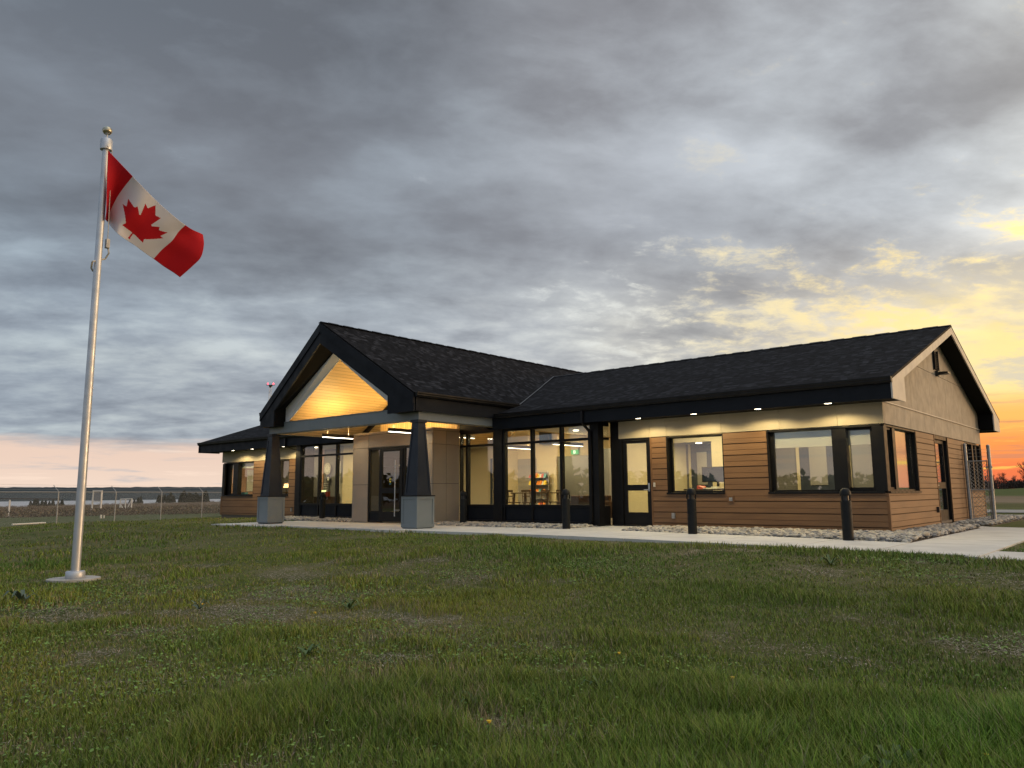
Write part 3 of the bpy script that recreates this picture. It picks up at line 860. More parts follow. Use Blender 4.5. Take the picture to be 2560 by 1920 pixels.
# end wall door
dj = MB()
dj.box(-.2, .012, 4.46, 4.50, .0, ZB); dj.box(-.2, .012, 5.86, 5.90, .0, ZB); dj.box(-.2, .012, 4.501, 5.859, 2.15, ZB); dj.box(-.2, -.002, 4.501, 5.859, -.05, .012)
dj.build('door_frame', 'black_metal', B)
dl = MB()
for a, b in ((4.503, 4.62), (5.735, 5.857)): dl.box(-.105, -.055, a, b, .014, 2.148)
for a, b in ((.014, .34), (.89, 1.05), (2.06, 2.148)): dl.box(-.105, -.055, 4.621, 5.734, a, b)
dd = dl.build('door', 'black_metal', B)
for a, b in ((.341, .889), (1.051, 2.059)):
    g_ = MB(); g_.box(-.085, -.079, 4.621, 5.734, a, b); g_.build('pane', 'glass', dd)
hd = MB(); hd.box(-.054, -.03, 4.53, 4.58, .88, 1.1); hd.box(-.01, .005, 4.53, 4.68, .96, .98); hd.box(-.03, -.01, 4.54, 4.57, .955, .985); hd.build('handle', 'aluminium', dd)

# storefront glazing at y=-.5
YF = -.5


def storefront(x0, x1, mull, top=2.70, name='storefront', ends=(.07, .07)):
    f = MB()
    w = .035
    f.box(x0, x1, YF, YF+.13, 2.63, top); f.box(x0, x1, YF-.012, YF+.13, 2.235, 2.30); f.box(x0, x1, YF-.012, YF+.13, .46, .525); f.box(x0, x1, YF-.01, YF+.13, -.0, .075)
    vs = [x0]+list(mull)+[x1]
    cols = []
    for i, m_ in enumerate(vs):
        if i == 0: a, b = x0, x0+ends[0]
        elif i == len(vs)-1: a, b = x1-ends[1], x1
        else: a, b = m_-w, m_+w
        cols.append((a, b))
        for (za, zb_) in ((.076, .459), (.526, 2.234), (2.301, 2.629)):
            f.box(a, b, YF-.006, YF+.13, za, zb_)
    s = f.build(name, 'black_metal', B)
    for (a, b), (c, d) in zip(cols[:-1], cols[1:]):
        k = MB(); k.box(b+.001, c-.001, YF+.035, YF+.10, .077, .458); k.build('base_panel', 'fascia', s)
        for (za, zb_) in ((.526, 2.234), (2.301, 2.629)):
            g_ = MB(); g_.box(b+.001, c-.001, YF+.055, YF+.063, za, zb_); g_.build('pane', 'glass', s)
    return s


storefront(-20.38, -15.72, [-19.23, -18.17, -17.15, -16.3])
storefront(-11.95, -10.53, [-11.66], ends=(.03, .05))
storefront(-10.20, -7.02, [-9.12, -8.09], ends=(.08, .10))
ps = MB()
ps.box(-10.53, -10.20, YF-.03, YF+.2, -.03, 2.95)
ps.box(-7.02, -6.84, YF-.02, -.27, -.03, 2.70)                # corner post of the bay
ps.box(-6.90, -6.842, -.269, -.005, .0, .5); ps.box(-6.90, -6.842, -.269, -.005, 2.235, 2.30); ps.box(-6.90, -6.842, -.269, -.005, 2.60, 2.70)
ps.box(-6.80, -6.51, .0, .2, -.0, 2.70)
ps.box(-20.70, -20.38, YF-.02, .1, -.03, 2.70); ps.box(-20.75, -20.70, -.05, .2, -.03, 2.70)
ps.box(-20.38, -15.75, YF+.0, YF+.13, 2.701, 2.95); ps.box(-15.75, -11.98, YF+.0, YF+.13, 2.70, 2.80); ps.box(-11.98, -6.84, YF+.0, YF+.13, 2.701, 2.95)
ps.build('pilaster', 'black_metal', B)
g_ = MB(); g_.box(-6.858, -6.852, -.265, -.01, .505, 2.23); g_.box(-6.858, -6.852, -.265, -.01, 2.305, 2.595); g_.build('side_pane', 'glass', B)

# vestibule box
VY = -1.65
ve = MB()
vx = [-15.72, -14.93, -12.74, -11.95]
zj = [-.03, 1.145, 2.31, 2.72, 2.81]
G = .006
for (a, b) in ((vx[0], vx[1]), (vx[2], vx[3])):
    for za, zb_ in zip(zj[:-1], zj[1:]): ve.box(a+G, b-G, VY, VY+.03, za+G, zb_-G)
for za, zb_ in ((2.31, 2.72), (2.72, 2.81)): ve.box(vx[1]+G, vx[2]-G, VY, VY+.03, za+G, zb_-G)
for za, zb_ in zip(zj[:-1], zj[1:]):
    for ya, yb in ((VY+.031, -1.08), (-1.08, -.52)):
        ve.box(vx[3]-.03, vx[3], ya+G, yb-G, za+G, zb_-G); ve.box(vx[0], vx[0]+.03, ya+G, yb-G, za+G, zb_-G)
ve.build('vestibule_cladding', 'warm_grey_panel', B)
ve = MB()
ve.box(vx[0]+.031, vx[1]-.01, VY+.031, VY+.15, -.03, 2.30); ve.box(vx[2]+.01, vx[3]-.031, VY+.031, VY+.15, -.03, 2.30)
ve.box(vx[0]+.031, vx[3]-.031, VY+.031, -.51, 2.315, 2.80)
ve.box(vx[0]+.031, vx[0]+.1, VY+.151, -.51, -.03, 2.314); ve.box(vx[3]-.1, vx[3]-.031, VY+.151, -.51, -.03, 2.314)
ve.build('vestibule_wall', 'dark_plastic', B)
# entrance: frame, sidelights, door
ef = MB()
ey0, ey1 = VY+.02, VY+.10
for a, b in ((-14.93, -14.87), (-14.40, -14.32), (-13.27, -13.19), (-12.80, -12.74)): ef.box(a, b, ey0, ey1, -.03, 2.30)
for a, b in ((-14.869, -14.401), (-13.189, -12.801)):
    for za, zb_ in ((-.03, .03), (.27, .33), (2.24, 2.30)): ef.box(a, b, ey0, ey1, za, zb_)
ef.box(-14.319, -13.271, ey0, ey1, 2.23, 2.30)
ef = ef.build('entrance_frame', 'black_metal', B)
for a, b in ((-14.869, -14.401), (-13.189, -12.801)):
    g_ = MB(); g_.box(a, b, VY+.05, VY+.058, .331, 2.239); g_.build('sidelight', 'glass', ef)
    g_ = MB(); g_.box(a, b, VY+.045, VY+.07, .031, .269); g_.build('base_panel', 'fascia', ef)
ed = MB()
for a, b in ((-14.315, -14.235), (-13.42, -13.275)): ed.box(a, b, VY+.0, VY+.05, .005, 2.225)
for za, zb_ in ((.005, .31), (.87, 1.04), (2.16, 2.225)): ed.box(-14.234, -13.421, VY, VY+.05, za, zb_)
edo = ed.build('entrance_door', 'black_metal', B)
for za, zb_ in ((.311, .869), (1.041, 2.159)):
    g_ = MB(); g_.box(-14.234, -13.421, VY+.02, VY+.027, za, zb_); g_.build('pane', 'glass', edo)
h_ = MB(); h_.tube((-13.53, VY-.075, .17), (-13.53, VY-.075, 1.88), .016, n=10)
for z in (.36, 1.72): h_.tube((-13.53, VY-.075, z), (-13.39, VY, z), .011, n=6)
h_.build('pull_handle', 'aluminium', edo, smooth=True)
mat('sticker', (.62, .55, .12), .6)
mat('sticker_blue', (.10, .30, .42), .6)
st = MB()
for k in range(20):
    t0, t1 = 2*math.pi*k/20, 2*math.pi*(k+1)/20
    if k in (9, 10, 0, 19): continue
    cxs, czs = -13.86, 1.27
    st.add([(cxs+.05*math.cos(t0), VY+.016, czs+.075*math.sin(t0)), (cxs+.05*math.cos(t1), VY+.016, czs+.075*math.sin(t1)), (cxs+.015*math.cos(t1), VY+.016, czs+.03*math.sin(t1)), (cxs+.015*math.cos(t0), VY+.016, czs+.03*math.sin(t0))], [(0, 1, 2, 3)])
st.cm = 1; st.box(-13.89, -13.83, VY+.013, VY+.016, 1.14, 1.17)
st.build('door_sticker', ['sticker', 'sticker_blue'], edo)

# ---- main roof
K = .3296


def zr(y): return 3.10+K*(min(y, 10.64-y)+.9)


def roof_poly(mb, pts, uvf, t=.05):
    """pts ordered counter-clockwise seen from above; adds top with uv, underside and edges"""
    n = len(pts); b = len(mb.v)
    mb.v += [tuple(p) for p in pts]+[(p[0], p[1], p[2]-t) for p in pts]
    mb.f.append(tuple(b+i for i in range(n))); mb.mi.append(0); mb.uv += [uvf(p) for p in pts]
    mb.f.append(tuple(b+n+i for i in reversed(range(n)))); mb.mi.append(1); mb.uv += [(0, 0)]*n
    for i in range(n):
        j = (i+1) % n
        mb.f.append((b+i, b+n+i, b+n+j, b+j)); mb.mi.append(1); mb.uv += [(0, 0)]*4


yE = -.93; xR = .47; xL = -27.55; HW = 3.68     # half width of porch roof
KC = .645; ZR = 5.83
def zc(x): return ZR-KC*abs(x-XC)
yv0 = (zc(XC+HW)-3.10)/K-.9                     # valley foot
xv1 = (ZR-zr(5.32))/KC                          # valley head offset
rm = MB(); rm.uv = []
cs = math.sqrt(1+K*K)
fu = lambda p: (p[0], (p[1]+.93)*cs)
P3 = lambda x, y: (x, y, zr(y))
roof_poly(rm, [P3(xR, yE), P3(xR, 5.32), P3(XC+xv1, 5.32), P3(XC+HW, yv0), P3(XC+HW-.15, yE)], fu)
roof_poly(rm, [P3(XC-HW+.15, yE), P3(XC-HW, yv0), P3(XC-xv1, 5.32), P3(xL, 5.32), P3(xL, yE)], fu)
fb = lambda p: (p[0], (11.57-p[1])*cs)
roof_poly(rm, [P3(xR, 5.32), P3(xR, 11.57), P3(XC+HW, 11.57), P3(XC+HW, 10.64-yv0), P3(XC+xv1, 5.32)], fb)
roof_poly(rm, [P3(XC-xv1, 5.32), P3(XC-HW, 10.64-yv0), P3(XC-HW, 11.57), P3(xL, 11.57), P3(xL, 5.32)], fb)
roof = rm.build('roof', ['shingles', 'soffit_black'], B)
# ridge caps: overlapping short pieces
rc_ = MB()
def ridge_run(mb, pa, pb, side, n):
    pa = Vector(pa); pb = Vector(pb)
    for i in range(n):
        a = pa.lerp(pb, i/n); b = pa.lerp(pb, (i+1.25)/n) if i < n-1 else pb
        up = .012*(i % 2)+.012
        w = Vector(side)
        mb.add([a-w+Vector((0, 0, -w.length*.0)), a+Vector((0, 0, .03+up)), a+w, b-w, b+Vector((0, 0, .03+up)), b+w],
               [(0, 1, 4, 3), (1, 2, 5, 4), (0, 2, 1), (3, 4, 5)])
ridge_run(rc_, (xR-.0, 5.32, zr(5.32)-.02), (XC+xv1, 5.32, zr(5.32)-.02), (0, .13, 0), 44)
ridge_run(rc_, (XC-xv1, 5.32, zr(5.32)-.02), (xL, 5.32, zr(5.32)-.02), (0, .13, 0), 44)
rc_.build('ridge_cap', 'fascia', roof)
va = MB()
for sg in (1, -1):
    p0 = Vector((XC+sg*(HW-.02), yv0+.03, zr(yv0+.03)+.012)); p1 = Vector((XC+sg*xv1, 5.30, zr(5.32)+.008))
    pm = p0.lerp(p1, .62)
    for a, b, lift in ((p0, pm, 0), (pm, p1, .012)):
        u = Vector((0, 1, 0))*.07; v_ = Vector((sg*.09, 0, 0))
        l_ = Vector((0, 0, lift+.004))
        va.add([a+v_+l_+Vector((0, -.03, 0)), b+v_+l_+Vector((0, -.03, 0)), b+l_, a+l_, a-v_*.3+u+l_+Vector((0, 0, .035)), b-v_*.3+u+l_+Vector((0, 0, .035))], [(0, 1, 2, 3), (3, 2, 5, 4)])
mat('valley_metal', (.11, .115, .125), .5)
va.build('valley_flashing', 'valley_metal', roof)
# fascia, gutter, soffit for main roof
fa = MB()
xa, xb = XC+HW-.13, xR-.03
fa.box(xa, xb, -.86, -.83, 2.665, 3.07); fa.box(xL+.03, XC-HW+.13, -.86, -.83, 2.665, 3.07)
fa.box(xL+.03, xb, 11.47, 11.50, 2.665, 3.07)
fa.build('fascia_board', 'fascia', roof)
sf = MB()
sf.box(XC+HW-.14, -.0, -.83, .0, ZS, ZS+.02); sf.box(-27.03, XC-HW+.14, -.83, .0, ZS, ZS+.02); sf.box(-.0, xb-.035, -.83, .03, ZS, ZS+.02)
sf.box(xL+.065, -27.03, -.83, .03, ZS, ZS+.02); sf.box(-27.0, xb-.035, 10.66, 11.47, ZS, ZS+.02)
sf.build('soffit', 'soffit_black', roof)
gu = MB()
def gutter(mb, axis, a, b, pos, z, out):
    prof = [(0, -.125), (0, 0), (.012, 0), (.012, -.01), (.10, -.01), (.10, 0), (.115, 0), (.115, -.03), (.10, -.055), (.10, -.08), (.075, -.125)]
    if axis == 'x': poly = [(a, pos+out*p, z+q) for p, q in prof]; mb.prism(poly, (b-a, 0, 0))
    else: poly = [(pos+out*p, a, z+q) for p, q in prof]; mb.prism(poly, (0, b-a, 0))
gutter(gu, 'x', XC+HW+.02, xR, -.862, 3.105, -1); gutter(gu, 'x', xL, XC-HW-.02, -.862, 3.105, -1); gutter(gu, 'x', xL, xR, 11.502, 3.105, 1)
gu.build('gutter', 'black_metal', roof)
# rake boards of the end gable
rk = MB()
for (ya, yb) in ((-.90, 5.32), (11.54, 5.32)):
    s_ = 1 if ya < 5 else -1
    za, zb_ = zr(ya), zr(yb)
    rk.prism([(xR-.03, ya, za-.052), (xR-.03, yb, zb_-.052), (xR-.03, yb, zb_-.235), (xR-.03, ya+s_*.97, zr(ya+s_*.97)-.235), (xR-.03, ya+s_*.97, 2.665), (xR-.03, ya, 2.665)], (.03, 0, 0))
rk.build('rake_board', 'light_trim', roof)
rk = MB()
for (ya, yb) in ((-.90, 5.32), (11.54, 5.32)):
    s_ = 1 if ya < 5 else -1
    za, zb_ = zr(ya), zr(yb)
    rk.prism([(xL, ya, za-.052), (xL, yb, zb_-.052), (xL, yb, zb_-.235), (xL, ya+s_*.97, zr(ya+s_*.97)-.235), (xL, ya+s_*.97, 2.665), (xL, ya, 2.665)], (.03, 0, 0))
rk.build('rake_board', 'fascia', roof)
# boxed returns and rake soffits
rs = MB()
for x0_, x1_ in ((.04, xR-.031), (xL+.031, -27.06)):
    for sgn in (1, -1):
        f_ = (lambda y: y) if sgn == 1 else (lambda y: 10.64-y)
        ya = f_(.04); yb = f_(5.32)
        rs.prism([(x0_, ya, zr(.04)-.22), (x0_, yb, zr(5.32)-.22), (x0_, yb, zr(5.32)-.20), (x0_, ya, zr(.04)-.20)], (x1_-x0_, 0, 0))
        y0_, y1_ = sorted((f_(.035), f_(.055)))
        rs.box(x0_, x1_, y0_, y1_, ZS+.021, zr(.04)-.2)
rs.build('rake_soffit', 'soffit_black', roof)

# ---- porch / cross roof
pr = MB(); pr.uv = []
cc = math.sqrt(1+KC*KC)
YA = -4.37; YT = -4.0; YN = 14.6
ft = lambda p: (p[1], (HW-abs(p[0]-XC))*cc)
for sg in (1, -1):
    q = lambda o, y: (XC+sg*o, y, ZR-KC*o)
    front = [q(HW, YT), q(HW, yv0), q(xv1, 5.32), q(0, 5.32), q(0, YA)]
    backp = [q(0, 5.32), q(xv1, 5.32), q(HW, 10.64-yv0), q(HW, YN), q(0, YN)]
    if sg == -1: front.reverse(); backp.reverse()
    roof_poly(pr, front, ft); roof_poly(pr, backp, ft)
proof = pr.build('porch_roof', ['shingles', 'soffit_black'], B)
rc_ = MB(); ridge_run(rc_, (XC, YA+.0, ZR-.03), (XC, YN, ZR-.03), (.12, 0, 0), 70); rc_.build('ridge_cap', 'fascia', proof)


def rake_pt(o, z, off=0.0):
    return (XC+o, YA+(YT-YA)*abs(o)/HW+off, z)


rf1 = MB(); rf2 = MB()
for sg in (1, -1):
    O = HW-.03
    up = [rake_pt(0, ZR-.053, -.03), rake_pt(sg*O, ZR-.053-KC*O, -.03), rake_pt(sg*O, ZR-.30-KC*O, -.03), rake_pt(0, ZR-.31, -.03)]
    lo = [rake_pt(0, ZR-.305, 0), rake_pt(sg*O, ZR-.295-KC*O, 0), rake_pt(sg*O, 2.98, 0), rake_pt(sg*2.72, 2.955, 0), rake_pt(sg*2.72, ZR-.64-KC*2.72, 0), rake_pt(0, ZR-.64, 0)]
    if sg == -1: up.reverse(); lo.reverse()
    rf1.prism(up, (0, .07, 0)); rf2.prism(lo, (0, .05, 0))
rf1.build('rake_board', 'fascia', proof); rf2.build('rake_board', 'fascia', proof)
# porch soffit behind rake, and boxed returns
so_ = MB()
for sg in (1, -1):
    a = [(XC, YA+.05, ZR-.63), (XC+sg*2.72, -4.05, ZR-.63-KC*2.72), (XC+sg*2.72, -3.64, 3.58), (XC, -3.84, 5.02)]
    if sg == 1: a = a[::-1]
    so_.prism(a, (0, 0, .02))
    x_0, x_1 = sorted((XC+sg*2.72, XC+sg*2.74))
    so_.box(x_0, x_1, -4.04, -3.68, 2.98, 3.56)
    x_0, x_1 = sorted((XC+sg*2.741, XC+sg*(HW-.06)))
    so_.box(x_0, x_1, -3.96, -3.67, 2.98, 3.0)
    x_0, x_1 = sorted((XC+sg*3.545, XC+sg*(HW-.055)))
    so_.box(x_0, x_1, -3.669, -.85, 3.0, 3.02)
so_.build('soffit', 'soffit_black', proof)
fa = MB()
for sg in (1, -1):
    x_0, x_1 = sorted((XC+sg*(HW-.05), XC+sg*(HW-.02)))
    fa.box(x_0, x_1, -3.93, yv0-.1, 2.99, 3.41)
fa.build('fascia_board', 'fascia', proof)
gu = MB()
gutter(gu, 'y', -3.98, yv0-.02, XC+HW-.018, 3.47, 1); gutter(gu, 'y', -3.98, yv0-.02, XC-HW+.018, 3.47, -1)
gu.build('gutter', 'black_metal', proof)
# pale board framing the open gable
wb = MB()
for sg in (1, -1):
    A4 = [(XC, -3.87, 4.985), (XC, -3.665, 4.80), (XC+sg*2.56, -3.665, 3.125), (XC+sg*2.76, -3.665, 3.125), (XC+sg*2.76, -3.67, 3.545)]
    wb.add(A4+[(x, y+.03, z+.02) for x, y, z in A4], [(4, 3, 2, 1, 0) if sg == -1 else (0, 1, 2, 3, 4), (5, 6, 7, 8, 9) if sg == -1 else (9, 8, 7, 6, 5), (0, 1, 6, 5), (1, 2, 7, 6), (2, 3, 8, 7), (3, 4, 9, 8), (4, 0, 5, 9)])
wb.build('gable_trim', 'white_board', proof)
# wood ceiling in the vault (porch and lobby)
ce = MB()
for sg in (1, -1):
    poly = [(XC, -3.64, 4.85), (XC+sg*3.235, -3.64, 4.85-KC*3.235), (XC+sg*3.235, 9.0, 4.85-KC*3.235), (XC, 9.0, 4.85)]
    if sg == 1: poly.reverse()
    ce.prism(poly, (0, 0, .03))
ce.build('wood_ceiling', 'wood_ceiling', proof)
# beams
bm_ = MB()
bx0, bx1 = XC-3.54, XC+3.54
def bpan(mb, cuts, y0, y1, z0, z1):
    for a, b in zip(cuts[:-1], cuts[1:]): mb.box(a+.002, b-.002, y0, y1, z0, z1)
bpan(bm_, [bx0, -16.45, -16.05, -15.6, -14.65, -13.7, -13.05, -12.5, -11.3, bx1], -3.72, -3.70, 2.78, 3.09)
bm_.box(bx0+.001, bx1-.001, -3.699, -3.42, 2.775, 3.10)
for sg in (1, -1):
    a, b = sorted((XC+sg*3.24, XC+sg*3.54)); bm_.box(a, b, -3.419, -.53, 2.775, 3.05)
bm_.build('beam', 'slate_panel', B)
bc = MB(); bc.box(bx0-.004, bx1+.004, -3.735, -3.66, 3.10, 3.118); bc.box(bx1-.02, bx1+.008, -3.728, -3.69, 2.775, 3.099); bc.box(bx0-.008, bx0+.02, -3.728, -3.69, 2.775, 3.099)
bc.build('beam_cap', 'slate_trim', B)
# clerestory frame above the storefront line
cl = MB()
for sg in (1, -1):
    poly = [(XC, -.5, 4.84), (XC, -.5, 4.70), (XC+sg*3.10, -.5, 4.70-KC*3.10), (XC+sg*3.24, -.5, 4.84-KC*3.24)]
    if sg == -1: poly.reverse()
    cl.prism(poly, (0, .12, 0))
for x in (-15.33,): cl.box(x-.14, x+.10, -.5, -.38, 2.951, 4.70-KC*abs(x-XC))
cl.box(XC-.05, XC+.05, -.5, -.38, 2.951, 4.69)
cl = cl.build('clerestory_frame', 'black_metal', B)
g_ = MB(); g_.prism([(XC-2.7, -.44, 2.952), (-15.7, -.44, 2.952), (-15.7, -.44, 2.802), (-12.0, -.44, 2.802), (-12.0, -.44, 2.952), (XC+2.7, -.44, 2.952), (XC, -.44, 4.70)], (0, .006, 0)); g_.build('pane', 'glass', cl)

# wood-clad strip behind the vestibule roof, brightened by an added, unseen uplight on that roof
k = MB(); k.box(-15.68, -12.0, -.56, -.505, 2.815, 3.30); k.build('wood_wall', 'wood_ceiling', B)
k = MB(); k.box(-15.4, -12.2, -1.12, -1.06, 2.812, 2.84); k.build('added_light_strip', 'dark_plastic', B)
lamp('added_wash_lamp', 'AREA', (-13.8, -1.05, 2.86), 20, (1, .68, .25), B, shape='RECTANGLE', size=3.1, size_y=.05, rot=(math.radians(150), 0, 0))

# columns
for sx in (XC+3.44, XC-3.44):
    cy = -3.63; hp = .285
    pd = MB(); pd.box(sx-hp, sx+hp, cy-hp, cy+hp, -.02, .775)
    q = hp+.018
    for (a, b) in ((-1, -1), (1, -1), (1, 1), (-1, 1)):
        x0_, x1_ = sorted((sx+a*q, sx+a*(q-.065))); y0_, y1_ = sorted((cy+b*q, cy+b*(q-.065)))
        pd.box(x0_, x1_, y0_, y1_, .0, .785)
    for z0_, z1_ in ((.0, .07), (.72, .785)):
        pd.box(sx-q+.066, sx+q-.066, cy-q, cy-hp-.001, z0_, z1_); pd.box(sx-q+.066, sx+q-.066, cy+hp+.001, cy+q, z0_, z1_)
        pd.box(sx-q, sx-hp-.001, cy-q+.066, cy+q-.066, z0_, z1_); pd.box(sx+hp+.001, sx+q, cy-q+.066, cy+q-.066, z0_, z1_)
    col = pd.build('column_pedestal', 'slate_panel', B)
    k = MB(); k.box(sx-hp+.02, sx+hp-.02, cy-hp+.02, cy+hp-.02, -.055, -.021); k.build('pedestal_foot', 'black_metal', col); k = MB(); k.box(sx-q-.015, sx+q+.015, cy-q-.015, cy+q+.015, .786, .81); k.build('pedestal_cap', 'black_metal', col)
    sh = MB(); b0, t0 = .245, .125; z0_, z1_ = .811, 2.70
    sq = lambda h, z: [(sx-h, cy-h, z), (sx+h, cy-h, z), (sx+h, cy+h, z), (sx-h, cy+h, z)]
    sh.hexa(sq(b0-.014, z0_), sq(t0-.014, z1_))
    for (a, b) in ((-1, -1), (1, -1), (1, 1), (-1, 1)):        # raised corner boards
        def cr(h, z, w=.05):
            return [(sx+a*h, cy+b*h, z), (sx+a*(h-w), cy+b*h, z), (sx+a*(h-w), cy+b*(h-w), z), (sx+a*h, cy+b*(h-w), z)]
        bo, to = cr(b0, z0_), cr(t0, z1_)
        if a*b > 0: bo.reverse(); to.reverse()
        sh.hexa(bo[::-1], to[::-1])
    h1 = b0+(t0-b0)*(2.56-z0_)/(z1_-z0_)
    sh.hexa(sq(h1+.001, 2.56), sq(t0+.001, 2.70)); sh.box(sx-.155, sx+.155, cy-.155, cy+.155, 2.701, 2.774)
    h2 = b0+(t0-b0)*.04
    sh.hexa(sq(b0+.001, z0_), sq(h2+.001, z0_+.07))
    sh.build('column_shaft', 'shaft_navy', B)

# downspouts
def downspout(x, y, ztop, zbot, name='downspout'):
    d = MB(); d.box(x-.04, x+.04, y-.03, y+.03, zbot+.1, ztop)
    d.hexa([(x-.04, y-.03, zbot+.1), (x+.04, y-.03, zbot+.1), (x+.04, y+.03, zbot+.1), (x-.04, y+.03, zbot+.1)][::1], [(x-.04, y-.03, zbot+.101), (x+.04, y-.03, zbot+.101), (x+.04, y+.03, zbot+.101), (x-.04, y+.03, zbot+.101)])
    d.hexa([(x-.04, y-.16, zbot), (x+.04, y-.16, zbot), (x+.04, y-.10, zbot), (x-.04, y-.10, zbot)], [(x-.04, y-.03, zbot+.1), (x+.04, y-.03, zbot+.1), (x+.04, y+.03, zbot+.1), (x-.04, y+.03, zbot+.1)])
    d.build(name, 'black_metal', B)
downspout(-7.08, -.555, 2.45, .02)
downspout(-20.86, -.09, 2.45, .02)
d = MB()
d.hexa([(-7.12, -.585, 2.45), (-7.04, -.585, 2.45), (-7.04, -.525, 2.45), (-7.12, -.525, 2.45)], [(-7.12, -.93, 2.66), (-7.04, -.93, 2.66), (-7.04, -.87, 2.66), (-7.12, -.87, 2.66)])
d.box(-7.12, -7.04, -.93, -.87, 2.66, 2.99)
d.hexa([(-20.90, -.12, 2.45), (-20.82, -.12, 2.45), (-20.82, -.06, 2.45), (-20.90, -.06, 2.45)], [(-20.90, -.93, 2.66), (-20.82, -.93, 2.66), (-20.82, -.87, 2.66), (-20.90, -.87, 2.66)])
d.box(-20.90, -20.82, -.93, -.87, 2.66, 2.99)
d.build('downspout', 'black_metal', B)

# vent and flood lamp on the end gable
vt = MB(); vt.box(.027, .04, 5.06, 5.44, 4.0, 4.5)
for i in range(9): vt.hexa([(.03, 5.09, 4.03+i*.05), (.075, 5.09, 4.015+i*.05), (.075, 5.41, 4.015+i*.05), (.03, 5.41, 4.03+i*.05)][::1], [(.03, 5.09, 4.04+i*.05), (.075, 5.09, 4.025+i*.05), (.075, 5.41, 4.025+i*.05), (.03, 5.41, 4.04+i*.05)])
vt.box(.027, .085, 5.03, 5.06, 3.98, 4.52); vt.box(.027, .085, 5.44, 5.47, 3.98, 4.52)
vt.build('louver_vent', 'fascia', B)
fl = MB(); fl.box(.027, .10, 5.2, 5.34, 3.83, 3.97); fl.hexa([(.10, 5.22, 3.86), (.34, 5.12, 3.87), (.34, 5.42, 3.87), (.10, 5.32, 3.86)], [(.10, 5.22, 3.94), (.34, 5.12, 3.92), (.34, 5.42, 3.92), (.10, 5.32, 3.94)])
fl.build('flood_lamp', 'dark_plastic', B)

# soffit downlights
for i, (x, y) in enumerate([(-5.50, -.72), (-3.98, -.72), (-2.40, -.72), (-.86, -.72), (-25.05, -.72), (-23.55, -.72), (-21.3, -.72)]):
    r_ = MB(); r_.lathe((x, y, ZS-.010), [(.0, .002), (.11, .0), (.115, .010)], 24); f_ = r_.build('downlight', 'light_trim', B)
    r_ = MB(); r_.lathe((x, y, ZS-.022), [(.0, .0), (.085, .002), (.094, .0115)], 24); r_.build('lens', 'lamp_white', f_, smooth=True)
    lamp('downlight_lamp', 'SPOT', (x, y, ZS-.04), 50 if i < 4 else 66, (1, .76, .36), f_, spot_size=math.radians(158), spot_blend=.28, shadow_soft_size=.03)

# ---- interior shell
ins = MB()
ins.box(-26.8, -.2, .2, 10.4, -.05, .0); ins.box(-20.4, -6.9, -.36, .2, -.05, .0); ins.box(-15.6, -12.05, -1.5, -.37, -.05, -.004)
ins.build('floor', 'floor_tile', B)
ins = MB()
ins.box(-10.32, -.2, -.36, 10.4, 2.76, 2.80); ins.box(-26.8, -17.34, -.36, 10.4, 2.76, 2.80)
ins.build('ceiling', 'ceiling_paint', B)
ins = MB()
# lobby back wall up into the vault, with corridor opening
ins.box(-20.4, -16.1, 7.0, 7.1, .0, 2.755); ins.box(-16.1, -13.97, 7.0, 7.1, 0, 2.755); ins.box(-13.97, -12.0, 7.0, 7.1, 2.27, 2.755); ins.box(-12.0, -6.9, 7.0, 7.1, 0, 2.755)
ins.prism([(XC-3.3, 7.0, 2.756), (XC+3.3, 7.0, 2.756), (XC+3.3, 7.0, 2.9), (XC, 7.0, 5.0), (XC-3.3, 7.0, 2.9)], (0, .1, 0))
ins.box(-6.9, -6.8, .2, 7.0, .0, 2.755)
ins.box(-16.12, -16.0, 5.6, 6.995, 0, 2.6)
# offices of the right wing
ins.box(-6.5, -6.39, 2.6, 2.7, 0, 2.755); ins.box(-6.39, -5.17, 2.6, 2.7, 2.25, 2.755); ins.box(-5.17, -3.7, 2.6, 2.7, 0, 2.755)
ins.box(-6.7, -6.62, 4.15, 4.2, 0, 2.3); ins.box(-3.7, -3.58, .2, 3.0, 0, 2.755)
ins.box(-2.94, -2.86, 2.93, 3.0, 0, 2.755); ins.box(-1.72, -1.58, 2.93, 3.0, 0, 2.755)
ins.box(-7.53, -7.45, 2.5, 2.6, 0, 2.6)
ins.box(-20.6, -20.45, 1.5, 2.5, 0, 2.755)
ins.build('interior_wall', 'cream_paint', B)
ins = MB()
ins.box(-10.3, -6.5, 4.2, 4.3, 0, 2.3); ins.box(-6.38, -5.0, 4.2, 4.3, 0, 2.3) if False else None
ins.box(-3.58, -2.94, 3.0, 3.1, 0, 2.755); ins.box(-6.5, -4.6, 4.2, 4.3, 0, 2.3)
ins.box(-6.6, -4.6, 2.71, 4.19, 2.29, 2.33)
ins.box(-16.9, -13.0, 8.8, 8.9, 0, 2.7); ins.box(-1.58, -.2, 3.0, 3.1, 0, 2.755)
ins.box(-26.8, -20.6, 2.5, 2.6, 0, 2.755)
ins.build('interior_wall', 'grey_wall_paint', B)
ins = MB()
ins.box(-6.62, -5.4, 4.15, 4.19, .0, 2.28); ins.box(-2.86, -1.72, 2.94, 2.99, 0, 2.755)
ins.box(-17.5, -16.13, 6.96, 6.995, 0, 2.31)
ins.build('interior_door', 'blue_door', B)
ins = MB()
ins.box(-6.41, -6.09, 4.13, 4.148, 1.06, 2.04); ins.box(-2.6, -2.16, 2.92, 2.938, 1.0, 2.0); ins.box(-15.96, -14.98, 6.97, 6.995, 0, 2.23)
ins.build('vision_panel', 'frosted_pane', B)
